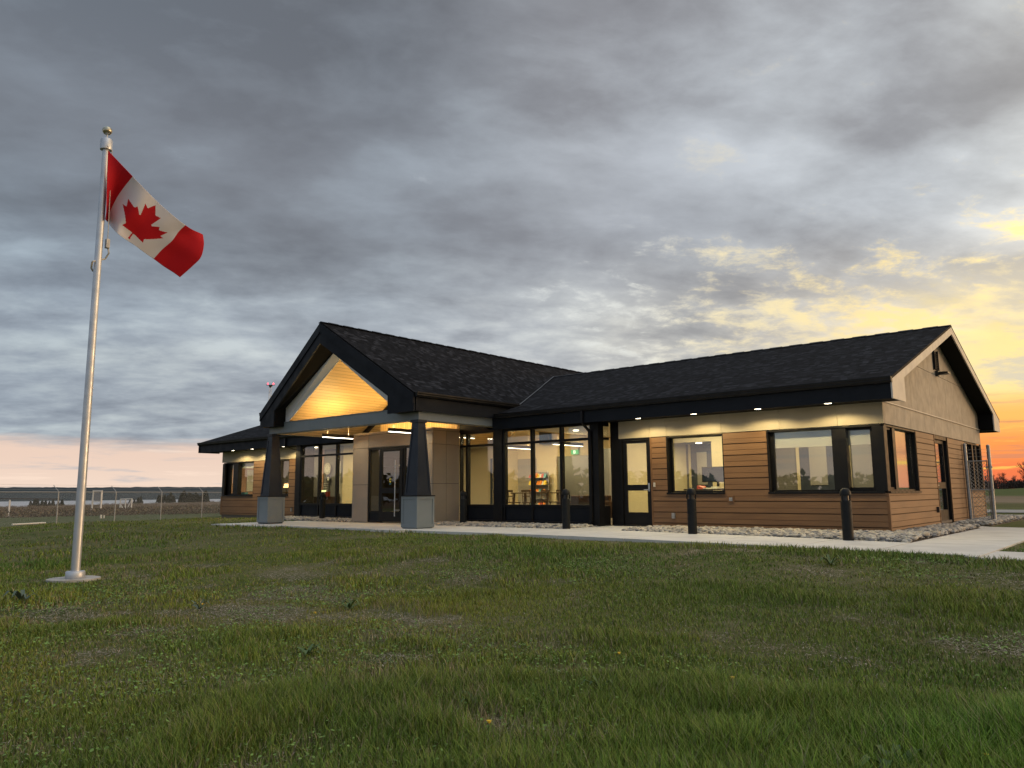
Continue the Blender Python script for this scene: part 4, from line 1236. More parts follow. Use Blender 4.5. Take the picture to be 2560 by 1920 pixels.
ins = MB(); ins.box(-23.35, -23.1, 2.44, 2.495, 0, 2.755); ins.box(-26.79, -26.77, .21, 2.49, 0, 2.755); ins.box(-24.4, -23.9, 2.42, 2.43, .5, 2.0)
ins.build('interior_wall', 'pink_wall', B)

WARM = (1, .77, .38)
for (x, y, z, e, sx_, sy_) in ((-5.0, 1.4, 2.7, 34, 1.2, .9), (-1.8, 1.6, 2.7, 34, 1.4, .9), (-5.6, 3.5, 2.25, 12, .4, .4), (-9.0, 3.0, 2.7, 55, 1.5, 3.0), (-13.8, 3.5, 3.2, 120, 2.0, 4.0), (-18.5, 2.5, 2.7, 45, 1.8, 2.5), (-23.5, 1.3, 2.7, 34, 3.5, .8), (-14.5, 8.0, 2.6, 25, 2, 1), (-13.83, -1.0, 2.25, 2.5, 1.5, .4)):
    lamp('ceiling_lamp', 'AREA', (x, y, z), e*1.35, WARM, B, shape='RECTANGLE', size=sx_, size_y=sy_)
# recessed indoor lights that show through the glass
idl = MB()
for x, y in ((-9.29, .35), (-9.3, 1.9), (-7.75, .3), (-19.3, .25), (-21.9, 1.2), (-3.0, 1.2)): idl.lathe((x, y, 2.735), [(.0, 0), (.085, .0), (.085, .02)], 16)
idl.lathe((-6.0, 3.5, 2.262), [(0, 0), (.09, 0), (.09, .02)], 16)
idl.build('recessed_light', 'lamp_indoor', B)

# ------------------------------------------------------------------ pendants
def pendant(name, label, x, y0, y1, z, zt, lm, e_up, e_dn, group, parentless=True):
    t = thing(name, label, 'pendant light', (x, (y0+y1)/2, z), 0, group)
    L_ = (y1-y0)/2
    k = MB(); k.box(-.04, .04, -L_, L_, .0, .10); k.build('housing', 'dark_plastic', t)
    k = MB(); k.box(-.033, .033, -L_+.01, L_-.01, -.012, -.001); k.build('diffuser', lm, t)
    for s_ in (-.7, .7):
        c_ = MB(); c_.tube((0, s_*L_, .10), (0, s_*L_, zt(x)-z), .0035, n=5); c_.build('suspension_cable', 'light_trim', t)
    lamp('uplight', 'AREA', (0, 0, .11), e_up*1.5, (1, .66, .26), t, shape='RECTANGLE', size=.06, size_y=2*L_, rot=(math.pi, 0, 0))
    lamp('downlight', 'AREA', (0, 0, -.02), e_dn, (1, .78, .45), t, shape='RECTANGLE', size=.06, size_y=2*L_)
    return t


zvault = lambda x: 4.85-KC*abs(x-XC)
pendant('pendant_light', 'slim black linear pendant light under the porch in front of the left glazing', -15.36, -3.1, -1.95, 2.62, zvault, 'lamp_linear', 17, 6, 'linear pendant lights')
pendant('pendant_light', 'slim black linear pendant light under the porch close to the right column shaft', -12.4, -2.95, -1.75, 2.63, zvault, 'lamp_linear', 17, 6, 'linear pendant lights')
pendant('pendant_light', 'linear light hanging deep inside the lobby seen in the left lobby window', -13.03, 3.0, 4.3, 2.42, zvault, 'lamp_indoor', 14, 4, 'linear pendant lights')
pendant('pendant_light', 'added linear light hanging just inside the lobby behind the entrance vestibule', -13.83, .5, 2.1, 2.75, zvault, 'lamp_indoor', 70, 5, 'linear pendant lights')  # extra pendant, added to brighten the wood vault above the vestibule
pendant('pendant_light', 'linear light hanging in the lobby above the exit sign', -10.7, 2.57, 4.2, 2.42, zvault, 'lamp_indoor', 12, 4, 'linear pendant lights')

# ------------------------------------------------------------------ lobby furniture
t = thing('snack_rack', 'wire snack rack with packets on three shelves against the cream lobby wall', 'rack', (-14.6, 6.72, 0))
k = MB()
for x in (-.43, .43): k.tube((x, 0, 0), (x, 0, 1.62), .014, n=6)
k.tube((-.43, 0, 1.62), (-.36, 0, 1.70), .014, n=6); k.tube((.43, 0, 1.62), (.36, 0, 1.70), .014, n=6); k.tube((-.36, 0, 1.70), (.36, 0, 1.70), .014, n=6)
for z in (.35, .62, .9, 1.16, 1.44): k.box(-.45, .45, -.25, .02, z-.012, z)
k.build('rack_frame', 'aluminium', t)
k = MB(); k.box(-.42, .42, .0, .012, .3, 1.66); k.build('back_panel', 'grey_wall_paint', t)
ords = ['first', 'second', 'third', 'fourth', 'fifth', 'sixth', 'seventh', 'eighth', 'ninth', 'tenth', 'eleventh', 'twelfth']
for z in (.35, .9, 1.16, 1.44):
    x = -.43; kk = 0
    while x < .36:
        w = random.uniform(.07, .13); h = random.uniform(.12, .2) if z != .9 else .09
        k = MB(); k.hexa([(x, -.2, z+.002), (x+w, -.2, z+.002), (x+w, -.1, z+.002), (x, -.1, z+.002)], [(x+.01, -.14, z+h), (x+w-.01, -.14, z+h), (x+w-.01, -.12, z+h), (x+.01, -.12, z+h)])
        cands = ['red_pack', 'orange_pack', 'yellow_pack', 'paper', 'dark_plastic', 'teal_pack']
        pick = cands[0] if (z == 1.44 and x < -.2) else (cands[1] if (z == 1.44 and x < 0) or (z == .9 and x < 0) else (cands[2] if (z == 1.16 and x < -.15) else random.choice(cands)))
        o = k.build('snack_packet', pick, None); o.location = (-14.6, 6.72, 0)
        rowname = {.35: 'low', .9: 'lower middle', 1.16: 'middle', 1.44: 'top'}[z]
        colname = {'red_pack': 'red', 'orange_pack': 'orange', 'yellow_pack': 'yellow', 'paper': 'white', 'dark_plastic': 'dark', 'teal_pack': 'teal'}[pick]
        tag(o, f'{colname} snack packet, {ords[kk]} from the left on the {rowname} shelf of the wire rack', 'packet', 'snack packets on the rack')
        kk += 1; x += w+.012


def table(name, label, x, y, h, wx, wy, m='chair_wood'):
    t = thing(name, label, 'table', (x, y, 0))
    k = MB(); k.box(-wx/2, wx/2, -wy/2, wy/2, h-.035, h); k.build('table_top', m, t)
    for a in (-1, 1):
        for b in (-1, 1):
            k = MB(); k.hexa([(a*(wx/2-.06)-.02, b*(wy/2-.06)-.02, 0), (a*(wx/2-.06)+.02, b*(wy/2-.06)-.02, 0), (a*(wx/2-.06)+.02, b*(wy/2-.06)+.02, 0), (a*(wx/2-.06)-.02, b*(wy/2-.06)+.02, 0)],
                             [(a*(wx/2-.1)-.03, b*(wy/2-.1)-.03, h-.036), (a*(wx/2-.1)+.03, b*(wy/2-.1)-.03, h-.036), (a*(wx/2-.1)+.03, b*(wy/2-.1)+.03, h-.036), (a*(wx/2-.1)-.03, b*(wy/2-.1)+.03, h-.036)])
            k.build('leg', m, t)
    return t


table('dining_table', 'dark wood table in the lobby in front of the snack rack', -12.7, 4.1, .86, 1.7, .8)


def chair(label, x, y, rz):
    t = thing('dining_chair', label, 'chair', (x, y, 0), rz, 'dark chairs around the lobby table')
    k = MB(); k.box(-.2, .2, -.2, .2, .50, .535); k.build('seat', 'chair_wood', t)
    for a in (-1, 1):
        for b in (-1, 1):
            k = MB(); k.tube((a*.18, b*.18, 0), (a*.165, b*.165, .50), .016, n=5); k.build('leg', 'chair_wood', t)
    k = MB()
    for a in (-.17, 0, .17): k.tube((a, .18, .53), (a, .23, .93), .013, n=5)
    k.box(-.2, .2, .215, .24, .88, .95); k.box(-.18, .18, .20, .215, .72, .75)
    k.build('backrest', 'chair_wood', t)
    return t


chair('dark slatted chair at the near left corner of the lobby table', -13.15, 3.35, math.pi)
chair('dark slatted chair at the near right of the lobby table', -12.35, 3.35, math.pi)
chair('dark slatted chair on the far side of the lobby table, left one', -13.0, 4.8, 0)
chair('dark slatted chair on the far side of the lobby table, right one', -12.3, 4.8, 0)
t = thing('lounge_sofa', 'brown low sofa in the lobby behind the bollard at the right of the bay', 'sofa', (-8.9, 1.75, 0))
k = MB(); k.box(-.7, .7, -.35, .35, .1, .42); k.build('seat', 'sofa_fabric', t, bevel=.03)
k = MB(); k.box(-.7, .7, .2, .38, .43, .76); k.build('backrest', 'sofa_fabric', t, bevel=.03)
for a in (-1, 1):
    k = MB(); x0_, x1_ = sorted((a*.701, a*.82)); k.box(x0_, x1_, -.35, .38, .1, .6); k.build('armrest', 'sofa_fabric', t, bevel=.03)
t = thing('exit_sign', 'green running-man exit sign hanging in the lobby window', 'sign', (-13.01, 6.9, 2.32))
mat('exit_green', (.05, .5, .2), .5, emit=((.06, .40, .16), .45)); mat('exit_white', (.8, .9, .8), .5, emit=((.75, 1, .8), .7))
k = MB(); k.box(-.17, .17, 0, .06, 0, .17); k.build('sign_body', 'exit_green', t)
k = MB(); k.box(-.05, .05, -.006, -.001, .03, .15); k.build('doorway_symbol', 'exit_white', t)
k = MB(); k.add([(-.03, -.009, .05), (.0, -.009, .08), (.02, -.009, .045), (.03, -.009, .05), (.012, -.009, .09), (.02, -.009, .115), (-.005, -.009, .12), (-.03, -.009, .1), (-.012, -.009, .095)], [(0, 1, 4, 8), (1, 2, 3, 4), (4, 5, 6, 8), (6, 7, 8)]); k.lathe((.012, -.007, .124), [(0, 0), (.008, .002), (.008, .01), (0, .014)], 8)
k.build('running_figure', 'exit_green', t)
k = MB(); k.box(-.17, .17, .0, .06, .175, .32); k.build('emergency_lamp', 'light_trim', t)
k = MB(); k.box(-.24, .24, 0, .2, 0, .5); o = k.build('wall_screen', 'dark_plastic', None); o.location = (-14.4, 6.75, 2.78); tag(o, 'square dark box mounted high on the lobby wall above the snack rack', 'screen')
for i, z in enumerate((1.75, 1.32)):
    k = MB(); k.box(-.04, .04, 0, .02, 0, .12); o = k.build('wall_switch', 'light_trim', None); o.location = (-16.45, 6.93, z)
    tag(o, ('upper' if i == 0 else 'lower')+' pale switch plate on the dark blue lobby wall', 'switch')

# office room furniture behind the left glazing
def wallclock(name, label, x, z, r, ring):
    t = thing(name, label, 'clock', (x, 2.40, z))
    k = MB()
    for i in range(24):
        a, b = 2*math.pi*i/24, 2*math.pi*(i+1)/24
        k.prism([(r*math.cos(a), 0, r*math.sin(a)), (r*math.cos(b), 0, r*math.sin(b)), (.86*r*math.cos(b), 0, .86*r*math.sin(b)), (.86*r*math.cos(a), 0, .86*r*math.sin(a))], (0, .03, 0))
    k.build('rim', ring, t)
    k = MB(); k.prism([(.86*r*math.cos(2*math.pi*i/24), .012, .86*r*math.sin(2*math.pi*i/24)) for i in range(24)], (0, .012, 0)); k.build('dial', 'whiteboard', t)
    k = MB()
    for i in range(12):
        a = math.pi*i/6; k.box(.7*r*math.cos(a)-.012, .7*r*math.cos(a)+.012, .004, .011, .7*r*math.sin(a)-.02, .7*r*math.sin(a)+.02)
    k.add([(-.008, .002, 0), (.008, .002, 0), (.004, .002, .55*r), (-.004, .002, .55*r)], [(0, 1, 2, 3)]); k.add([(0, .002, -.008), (0, .002, .008), (-.4*r, .002, .1*r)], [(0, 1, 2)])
    k.build('numerals', 'dark_plastic', t)
wallclock('wall_clock', 'large round wall clock with pale rim on the grey office wall', -22.75, 1.93, .25, 'light_trim')
wallclock('wall_clock', 'smaller dark-rimmed clock below the large wall clock', -22.68, 1.50, .14, 'dark_plastic')
k = MB(); k.box(-.52, .52, 0, .02, 0, 1.35); o = k.build('whiteboard', 'whiteboard', None); o.location = (-21.55, 2.45, .87); tag(o, 'tall cream whiteboard on the office wall right of the clocks', 'whiteboard')
t = thing('key_board', 'pegboard with rows of small shiny keys below the clocks', 'board', (-22.85, 2.44, .85))
k = MB(); k.box(-.18, .18, 0, .02, 0, .5); k.build('board', 'grey_wall_paint', t)
k = MB()
for i in range(5):
    for j in range(6): k.box(-.15+i*.07, -.125+i*.07, -.02, -.001, .04+j*.08, .065+j*.08)
k.build('hooks', 'whiteboard', t)
t = thing('reception_desk', 'dark office desk below the whiteboard', 'desk', (-21.4, 1.7, 0))
k = MB(); k.box(-.8, .8, -.35, .35, .72, .76); k.build('desk_top', 'chair_wood', t)
k = MB(); k.box(-.75, .75, -.33, -.30, .05, .719); k.build('modesty_panel', 'chair_wood', t)
for a in (-1, 1):
    k = MB(); x0_, x1_ = sorted((a*.76, a*.79)); k.box(x0_, x1_, -.33, .33, 0, .719); k.build('side_panel', 'chair_wood', t)
k = MB(); k.box(-.09, .09, -.05, .05, 0, .2); o = k.build('red_box', 'red_pack', None); o.location = (-21.55, 1.6, .761); tag(o, 'small red and white box standing on the dark office desk', 'box')
t = thing('desk_lamp', 'green shaded desk lamp glowing at the left end of the office desk', 'lamp', (-22.0, 1.7, .761))
k = MB(); k.lathe((0, 0, 0), [(.07, 0), (.07, .015), (.01, .02), (.01, .2)], 14); k.build('stand', 'brass', t)
mat('lamp_shade', (.5, .6, .2), .5, emit=((.8, .9, .35), 1.6)); k = MB(); k.box(-.13, .13, -.05, .05, .19, .25); k.build('lamp_shade', 'lamp_shade', t)
t = thing('file_shelf', 'pale shelf unit standing behind the leftmost lobby-side pane', 'shelf', (-21.0, .9, 0)) if False else None
t = thing('filing_shelf', 'tall pale shelf unit with folders against the grey office wall', 'shelf', (-24.15, 2.3, 0))
k = MB(); k.box(-.27, -.25, -.15, .15, 0, 2.0); k.box(.25, .27, -.15, .15, 0, 2.0); k.build('side_panel', 'light_trim', t)
for z in (.4, .8, 1.2, 1.6, 1.98):
    k = MB(); k.box(-.249, .249, -.15, .15, z, z+.02); k.build('shelf', 'light_trim', t)
for i, z in enumerate((.42, .82, 1.22, 1.62)):
    k = MB()
    for j in range(7): k.box(-.24+j*.066, -.182+j*.066, -.1, .1, z+.002, z+.25)
    o = k.build('folder_row', ['paper', 'grey_wall_paint', 'whiteboard', 'paper'][i], None); o.location = (-24.15, 2.3, 0); o.parent = None
    tag(o, f'row of paper folders on the {["lowest","second lowest","second highest","top"][i]} shelf of the pale office shelf unit', 'folders', 'folder rows')
# left wing office
k = MB(); k.box(0, .02, -.22, .22, 0, .95); o = k.build('wall_chart', 'whiteboard', None); o.location = (-26.75, 1.22, 1.0); tag(o, 'white board on the wall seen through the far left corner window', 'board')
k = MB(); k.box(-.14, .14, -.08, .08, 0, .10); o = k.build('tissue_box', 'teal_pack', None); o.location = (-26.2, .6, .861); tag(o, 'small teal box on the desk inside the far left corner window', 'box')
table('office_desk', 'dark desk under the far left corner window', -25.9, .75, .86, 1.6, .7)
k = MB(); k.box(-.2, .2, 0, .02, 0, .5); k.cm = 1; k.box(-.15, .15, -.006, -.001, .06, .44); o = k.build('framed_picture', ['chair_wood', 'paper'], None); o.location = (-24.9, 2.46, 1.5)
o.location = (-25.2, 2.46, 1.45); tag(o, 'framed picture on the office wall behind the narrow left window', 'picture')
t = thing('table_lamp', 'warm glowing table lamp inside the narrow window behind the left porch column', 'lamp', (-25.0, 1.9, .95))
mat('warm_shade', (.9, .6, .3), .6, emit=((1, .55, .2), 2.5))
k = MB(); k.lathe((0, 0, 0), [(.07, 0), (.07, .02), (.015, .03), (.015, .22)], 12); k.build('stand', 'chair_wood', t)
k = MB(); k.lathe((0, 0, .2), [(.13, 0), (.09, .17)], 16); k.build('lamp_shade', 'warm_shade', t)
table('side_table', 'low side table under the warm lamp', -25.0, 1.9, .95, .7, .5)
# right wing office
t = thing('wall_monitor', 'large dark blue monitor on the desk inside the single right-wing window', 'monitor', (-4.25, 1.0, .92))
k = MB(); k.box(-.43, .43, 0, .04, .17, .56); k.build('bezel', 'dark_plastic', t)
k = MB(); k.box(-.41, .41, -.006, -.001, .19, .54); k.build('screen', 'screen_blue', t)
k = MB(); k.box(-.03, .03, .0, .03, .012, .169); k.box(-.14, .14, -.08, .1, 0, .011); k.build('stand', 'dark_plastic', t)
table('office_desk', 'dark desk below the blue monitor', -4.35, .9, .918, 1.15, .9)
for i, (x, y, rz, m_, lb) in enumerate([(-4.35, .62, .3, 'paper', 'cream papers lying on the desk below the blue monitor'), (-4.2, .75, -.4, 'whiteboard', 'white sheet leaning on the papers by the blue monitor'), (-4.5, .6, .1, 'red_pack', 'red cloth folded on the desk by the blue monitor')]):
    k = MB(); k.hexa([(-.1, -.07, 0), (.1, -.07, 0), (.1, .07, 0), (-.1, .07, 0)], [(-.09, -.06, .03+.03*i), (.08, -.06, .02), (.09, .06, .03+.02*i), (-.1, .07, .02)])
    o = k.build('paper_stack', m_, None); o.location = (x, y, .919); o.rotation_euler = (0, 0, rz); tag(o, lb, 'papers')
t = thing('office_cabinet', 'blue grey cabinet with a printer behind the glass side door', 'cabinet', (-6.95, 2.2, 0))
k = MB(); k.box(-.22, .22, -.2, .2, 0, 1.2); k.build('body', 'grey_wall_paint', t, bevel=.01)
k = MB(); k.box(-.1, .12, -.12, .12, 1.201, 1.30); k.build('printer', 'dark_plastic', t)
k = MB(); k.box(-.2, .2, -.215, -.201, .05, .58); k.box(-.2, .2, -.215, -.201, .62, 1.16); k.build('drawer', 'screen_blue', t)

# ------------------------------------------------------------------ bollards
def bollard(label, loc, rz):
    t = thing('bollard', label, 'bollard', loc, rz, 'black dome bollards along the walkway')
    k = MB()
    k.lathe((0, 0, 0), [(.097, 0), (.097, .70), (.095, .715), (.085, .73)], 24)
    k.build('post', 'bollard_black', t, smooth=True)
    k = MB(); k.lathe((0, 0, .73), [(.06, 0), (.055, .09)], 14); k.build('lens', 'dark_plastic', t, smooth=True)
    k = MB()
    for a in (.5, 2.1, 3.7, 5.3):
        k.box(.09*math.cos(a)-.012, .09*math.cos(a)+.012, .09*math.sin(a)-.012, .09*math.sin(a)+.012, .728, .83)
    k.build('louvre_ribs', 'bollard_black', t)
    k = MB(); k.lathe((0, 0, .82), [(.100, 0), (.103, .02), (.099, .06), (.083, .10), (.055, .13), (.02, .142), (.0, .143)], 24); k.build('dome', 'bollard_black', t, smooth=True)
    return t


bo = bollard('black bollard before the left glazing, seen between the two porch columns', (-17.77, -1.33, zw(-17.77, -1.3)), .3)
dup(bo, (-10.83, -1.50, zw(-10.8, -1.5)), .9, 'black bollard just right of the right porch column')
dup(bo, (-6.80, -2.03, zw(-6.8, -2)), .2, 'black bollard standing in front of the lobby bay window')
dup(bo, (-3.27, -2.32, zw(-3.27, -2.3)), 1.4, 'black bollard in front of the single window of the right wing')
dup(bo, (-.15, -2.24, zw(-.15, -2.2)), .6, 'black bollard nearest the right corner of the building')

# ------------------------------------------------------------------ flagpole and flag
PX, PY = -7.70, -12.73
PZ = float(gz(PX, PY))
t = thing('flagpole', 'tall tapered aluminium flagpole with a ball finial standing on a round concrete pad', 'flagpole', (PX, PY, PZ+.035))
k = MB(); k.lathe((0, 0, 0), [(.063, .0), (.061, 1.2), (.054, 3.5), (.050, 6.2), (.048, 6.56)], 24); k.build('pole', 'aluminium', t, smooth=True)
k = MB(); k.lathe((0, 0, 0), [(.125, .0), (.130, .02), (.128, .09), (.12, .10), (.066, .103)], 28); k.build('base_collar', 'aluminium', t, smooth=True)
k = MB(); k.lathe((0, 0, 6.56), [(.052, 0), (.085, .0), (.088, .01), (.088, .16), (.08, .175), (.0, .178)], 24); k.tube((.10, 0, 6.60), (.05, 0, 6.60), .02, n=8); k.build('truck', 'aluminium', t, smooth=True)
k = MB(); k.tube((0, 0, 6.73), (0, 0, 6.83), .011, n=8); k.build('spindle', 'aluminium', t)
k = MB(); k.lathe((0, 0, 6.81), [(0, 0), (.04, .012), (.066, .04), (.074, .072), (.066, .104), (.04, .132), (0, .145)], 24); k.build('ball', 'brass', t, smooth=True)
k = MB()
k.tube((.0, .09, 6.56), (.04, .105, 5.0), .006, n=5); k.tube((.06, .07, 6.56), (.05, .10, 5.1), .006, n=5)
pts = [(.05, .10, 5.12), (.02, .12, 5.02), (.05, .13, 4.9), (-.02, .11, 4.82), (.03, -.09, 4.72), (-.05, -.07, 4.64), (-.075, -.03, 4.60)]
for a, b in zip(pts[:-1], pts[1:]): k.tube(a, b, .014, n=6)
k.build('halyard', 'rope', t)
k = MB(); k.box(.0, .07, .08, .13, 4.98, 5.12); k.build('snap_weight', 'galv', t)
pdm = MB(); N = 40
prof = [(1.0, 0)]
pv = []
for i in range(N):
    a = 2*math.pi*i/N; r_ = .345*(1+.03*math.sin(3*a)+.02*math.sin(7*a)); pv.append((PX-.04+r_*math.cos(a), PY+r_*math.sin(a), PZ-.03))
pdm.prism(pv, (0, 0, .064)); mat('old_concrete', (.36, .35, .33), .85, 0, .3, (5, (.27, .26, .24), (.44, .43, .41)), (60, .3, .004)); struct(pdm, 'concrete_pad', 'old_concrete')

CTRL = [[-7.464, -12.787, 6.142], [-7.374, -12.433, 5.807], [-7.375, -12.217, 5.647], [-7.448, -11.993, 5.539], [-7.446, -11.751, 5.392], [-7.479, -11.506, 5.287], [-7.552, -11.159, 5.232], [-7.5, -12.762, 5.845], [-7.548, -12.475, 5.675], [-7.48, -12.272, 5.461], [-7.546, -12.046, 5.372], [-7.566, -11.822, 5.223], [-7.573, -11.567, 5.183], [-7.558, -11.131, 5.055], [-7.532, -12.738, 5.574], [-7.709, -12.505, 5.548], [-7.596, -12.342, 5.3], [-7.666, -12.114, 5.187], [-7.697, -11.907, 5.081], [-7.671, -11.624, 5.034], [-7.618, -11.144, 4.851], [-7.563, -12.713, 5.303], [-7.873, -12.529, 5.364], [-7.732, -12.428, 5.136], [-7.81, -12.208, 5.029], [-7.822, -11.985, 4.921], [-7.811, -11.717, 4.89], [-7.74, -11.221, 4.703], [-7.588, -12.691, 5.069], [-8.001, -12.524, 5.194], [-7.793, -12.452, 4.984], [-7.875, -12.244, 4.924], [-7.893, -12.029, 4.832], [-7.935, -11.794, 4.736], [-7.919, -11.34, 4.518]]
CT = np.array(CTRL).reshape(5, 7, 3)
CU = np.array([0, .25, .375, .5, .625, .75, 1.0]); CV = np.array([0, .25, .5, .75, 1.0])


def cr_interp(xs, ys, x):
    """smooth (monotone-ish catmull) interpolation along axis 0"""
    ys = np.asarray(ys); m = np.gradient(ys, xs, axis=0)
    i = np.clip(np.searchsorted(xs, x)-1, 0, len(xs)-2)
    h = xs[i+1]-xs[i]; t_ = (x-xs[i])/h
    t_ = t_.reshape(-1, *([1]*(ys.ndim-1))); h = h.reshape(t_.shape)
    return (2*t_**3-3*t_**2+1)*ys[i]+(t_**3-2*t_**2+t_)*h*m[i]+(-2*t_**3+3*t_**2)*ys[i+1]+(t_**3-t_**2)*h*m[i+1]


NU, NV = 300, 150
U = np.linspace(0, 1, NU+1); V = np.linspace(0, 1, NV+1)
A_ = cr_interp(CU, CT.transpose(1, 0, 2), U)            # NU+1,5,3
Bf = cr_interp(CV, A_.transpose(1, 0, 2), V)            # NV+1,NU+1,3
leaf = [(-90, 2030)]


def lrel(dx_, dy_): leaf.append((leaf[-1][0]+dx_, leaf[-1][1]+dy_))
for q in [(45, -863), (-25, -75), (-86, -23), (-859, 151), (116, -320), (-20, -73), (-941, -762), (212, -99), (34, -79), (-186, -572), (542, 115), (73, -38), (105, -247), (423, 454), (111, -57), (-204, -1052), (327, 189), (91, -27), (332, -652)]: lrel(*q)
right = [(-x, y) for x, y in reversed(leaf[:-1])]
leaf = [(x, y) for x, y in leaf]+right
leaf = np.array(leaf, float)


def inside(px, py, poly):
    c = np.zeros(px.shape, bool); n = len(poly)
    for i in range(n):
        x1, y1 = poly[i]; x2, y2 = poly[(i+1) % n]
        cond = ((y1 > py) != (y2 > py))
        with np.errstate(divide='ignore', invalid='ignore'):
            xx = (x2-x1)*(py-y1)/((y2-y1) if y2 != y1 else 1e-9)+x1
        c ^= cond & (px < xx)
    return c


uu, vv = np.meshgrid((U[:-1]+U[1:])/2, (V[:-1]+V[1:])/2)
fx_ = uu*9600-4800; fy_ = vv*4800-2400
red = (uu < .25) | (uu > .75) | inside(fx_, fy_, leaf)
fidx = np.arange((NV+1)*(NU+1)).reshape(NV+1, NU+1)
ff = np.stack([fidx[:-1, :-1], fidx[1:, :-1], fidx[1:, 1:], fidx[:-1, 1:]], -1).reshape(-1, 4)
rip = (.008*np.sin(U*34+1)[None, :]*np.linspace(.3, 1, NV+1)[:, None])*U[None, :]
fvv = Bf.copy(); fvv[..., 0] += rip
mat('flag_red', (.42, .008, .018), .75, 0, .2, None, (300, .1, .001)); mat('flag_white', (.60, .63, .76), .75, 0, .2, None, (300, .1, .001))
fo = fast_mesh('flag', fvv.reshape(-1, 3), ff, 'flag_red', smooth=True)
fo.data.materials.append(MATS['flag_white'])
fo.data.polygons.foreach_set('material_index', np.where(red.ravel(), 0, 1).astype(np.int32))
md = fo.modifiers.new('solid', 'SOLIDIFY'); md.thickness = .004
tag(fo, 'red and white flag with a red maple leaf flying from the flagpole', 'flag')
fo.data.update()

# ------------------------------------------------------------------ chain link fences
def wire_mesh(mb, p0, p1, z0a, z0b, h, sp, r):
    """diagonal wires in the vertical panel p0-p1"""
    p0 = Vector(p0); p1 = Vector(p1); L_ = (p1-p0).length
    d = (p1-p0)/L_
    k = -h
    while k < L_:
        for s_ in (1, -1):
            a0, b0 = (k, k+h)
            la, lb = max(a0, 0), min(b0, L_)
            if lb-la < .01: continue
            za, zb_ = ((la-a0), (lb-a0)) if s_ == 1 else (h-(la-a0), h-(lb-a0))
            ga_ = z0a+(z0b-z0a)*la/L_; gb_ = z0a+(z0b-z0a)*lb/L_
            A = p0+d*la; Bp = p0+d*lb
            mb.tube((A.x, A.y, ga_+za), (Bp.x, Bp.y, gb_+zb_), r, n=3, caps=False)
        k += sp


fp = [(-39.5, -9.0), (-43.4, -4.3), (-47.1, .3), (-50.4, 5.0), (-54.0, 9.8), (-57.0, 14.6), (-60.4, 19.4), (-63.8, 24.2)]
t = thing('chain_link_fence', 'long galvanised chain link fence with barbed wire on angled arms across the field at left', 'fence', (0, 0, 0))
for i, (x, y) in enumerate(fp):
    z = float(gz(x, y)); k = MB()
    k.tube((x, y, z-.1), (x, y, z+2.13), .034, n=8); k.tube((x, y, z+2.13), (x-.30, y-.21, z+2.52), .02, n=6)
    k.build('fence_post', 'galv', t)
rl = MB(); ms = MB(); bw = MB()
for (x0, y0), (x1, y1) in zip(fp[:-1], fp[1:]):
    za, zb_ = float(gz(x0, y0)), float(gz(x1, y1))
    rl.tube((x0, y0, za+2.1), (x1, y1, zb_+2.1), .022, n=6)
    wire_mesh(ms, (x0, y0, 0), (x1, y1, 0), za+.03, zb_+.03, 2.06, .11, .0022)
    for q in (.3, .65, 1.0): bw.tube((x0-.30*q, y0-.21*q, za+2.13+.39*q), (x1-.30*q, y1-.21*q, zb_+2.13+.39*q), .006, n=4)
rl.build('top_rail', 'galv', t); ms.build('wire_mesh', 'galv', t); bw.build('barbed_wire', 'galv', t)

# short fence panel beside the end wall
t = thing('fence_gate', 'narrow chain link fence panel with barbed wire between two steel posts beside the end wall', 'fence', (0, 0, 0))
gy0 = 7.84; zg0 = -.12
for x, h in ((.085, 2.26), (.66, 2.20)):
    k = MB(); k.tube((x, gy0, zg0), (x, gy0, zg0+h), .048, n=14); k.lathe((x, gy0, zg0+h), [(.052, -.03), (.052, .0), (.03, .02), (0, .028)], 14)
    k.build('fence_post', 'galv', t, smooth=True)
k = MB()
for z in (.0, .82, 1.62): k.tube((.15, gy0, z+.03), (.60, gy0, z+.03), .019, n=8)
for x in (.16, .59): k.tube((x, gy0, .0), (x, gy0, 1.68), .014, n=6)
for z in (.82, 1.45):
    k.box(.56, .72, gy0-.02, gy0+.02, z+.0, z+.05)
k.build('panel_frame', 'galv', t)
k = MB(); wire_mesh(k, (.16, gy0+.0, 0), (.59, gy0+.0, 0), .04, .04, .78, .10, .0055); wire_mesh(k, (.16, gy0, 0), (.59, gy0, 0), .86, .86, .76, .10, .0055); k.build('wire_mesh', 'galv', t)
k = MB()
for z in (1.78, 1.88, 1.98):
    k.tube((.09, gy0, z), (.65, gy0, z), .004, n=4)
    for x in (.2, .34, .48): k.tube((x-.015, gy0-.015, z-.015), (x+.015, gy0+.015, z+.015), .003, n=3); k.tube((x-.015, gy0+.015, z+.012), (x+.015, gy0-.015, z-.012), .003, n=3)
k.build('barbed_wire', 'galv', t)

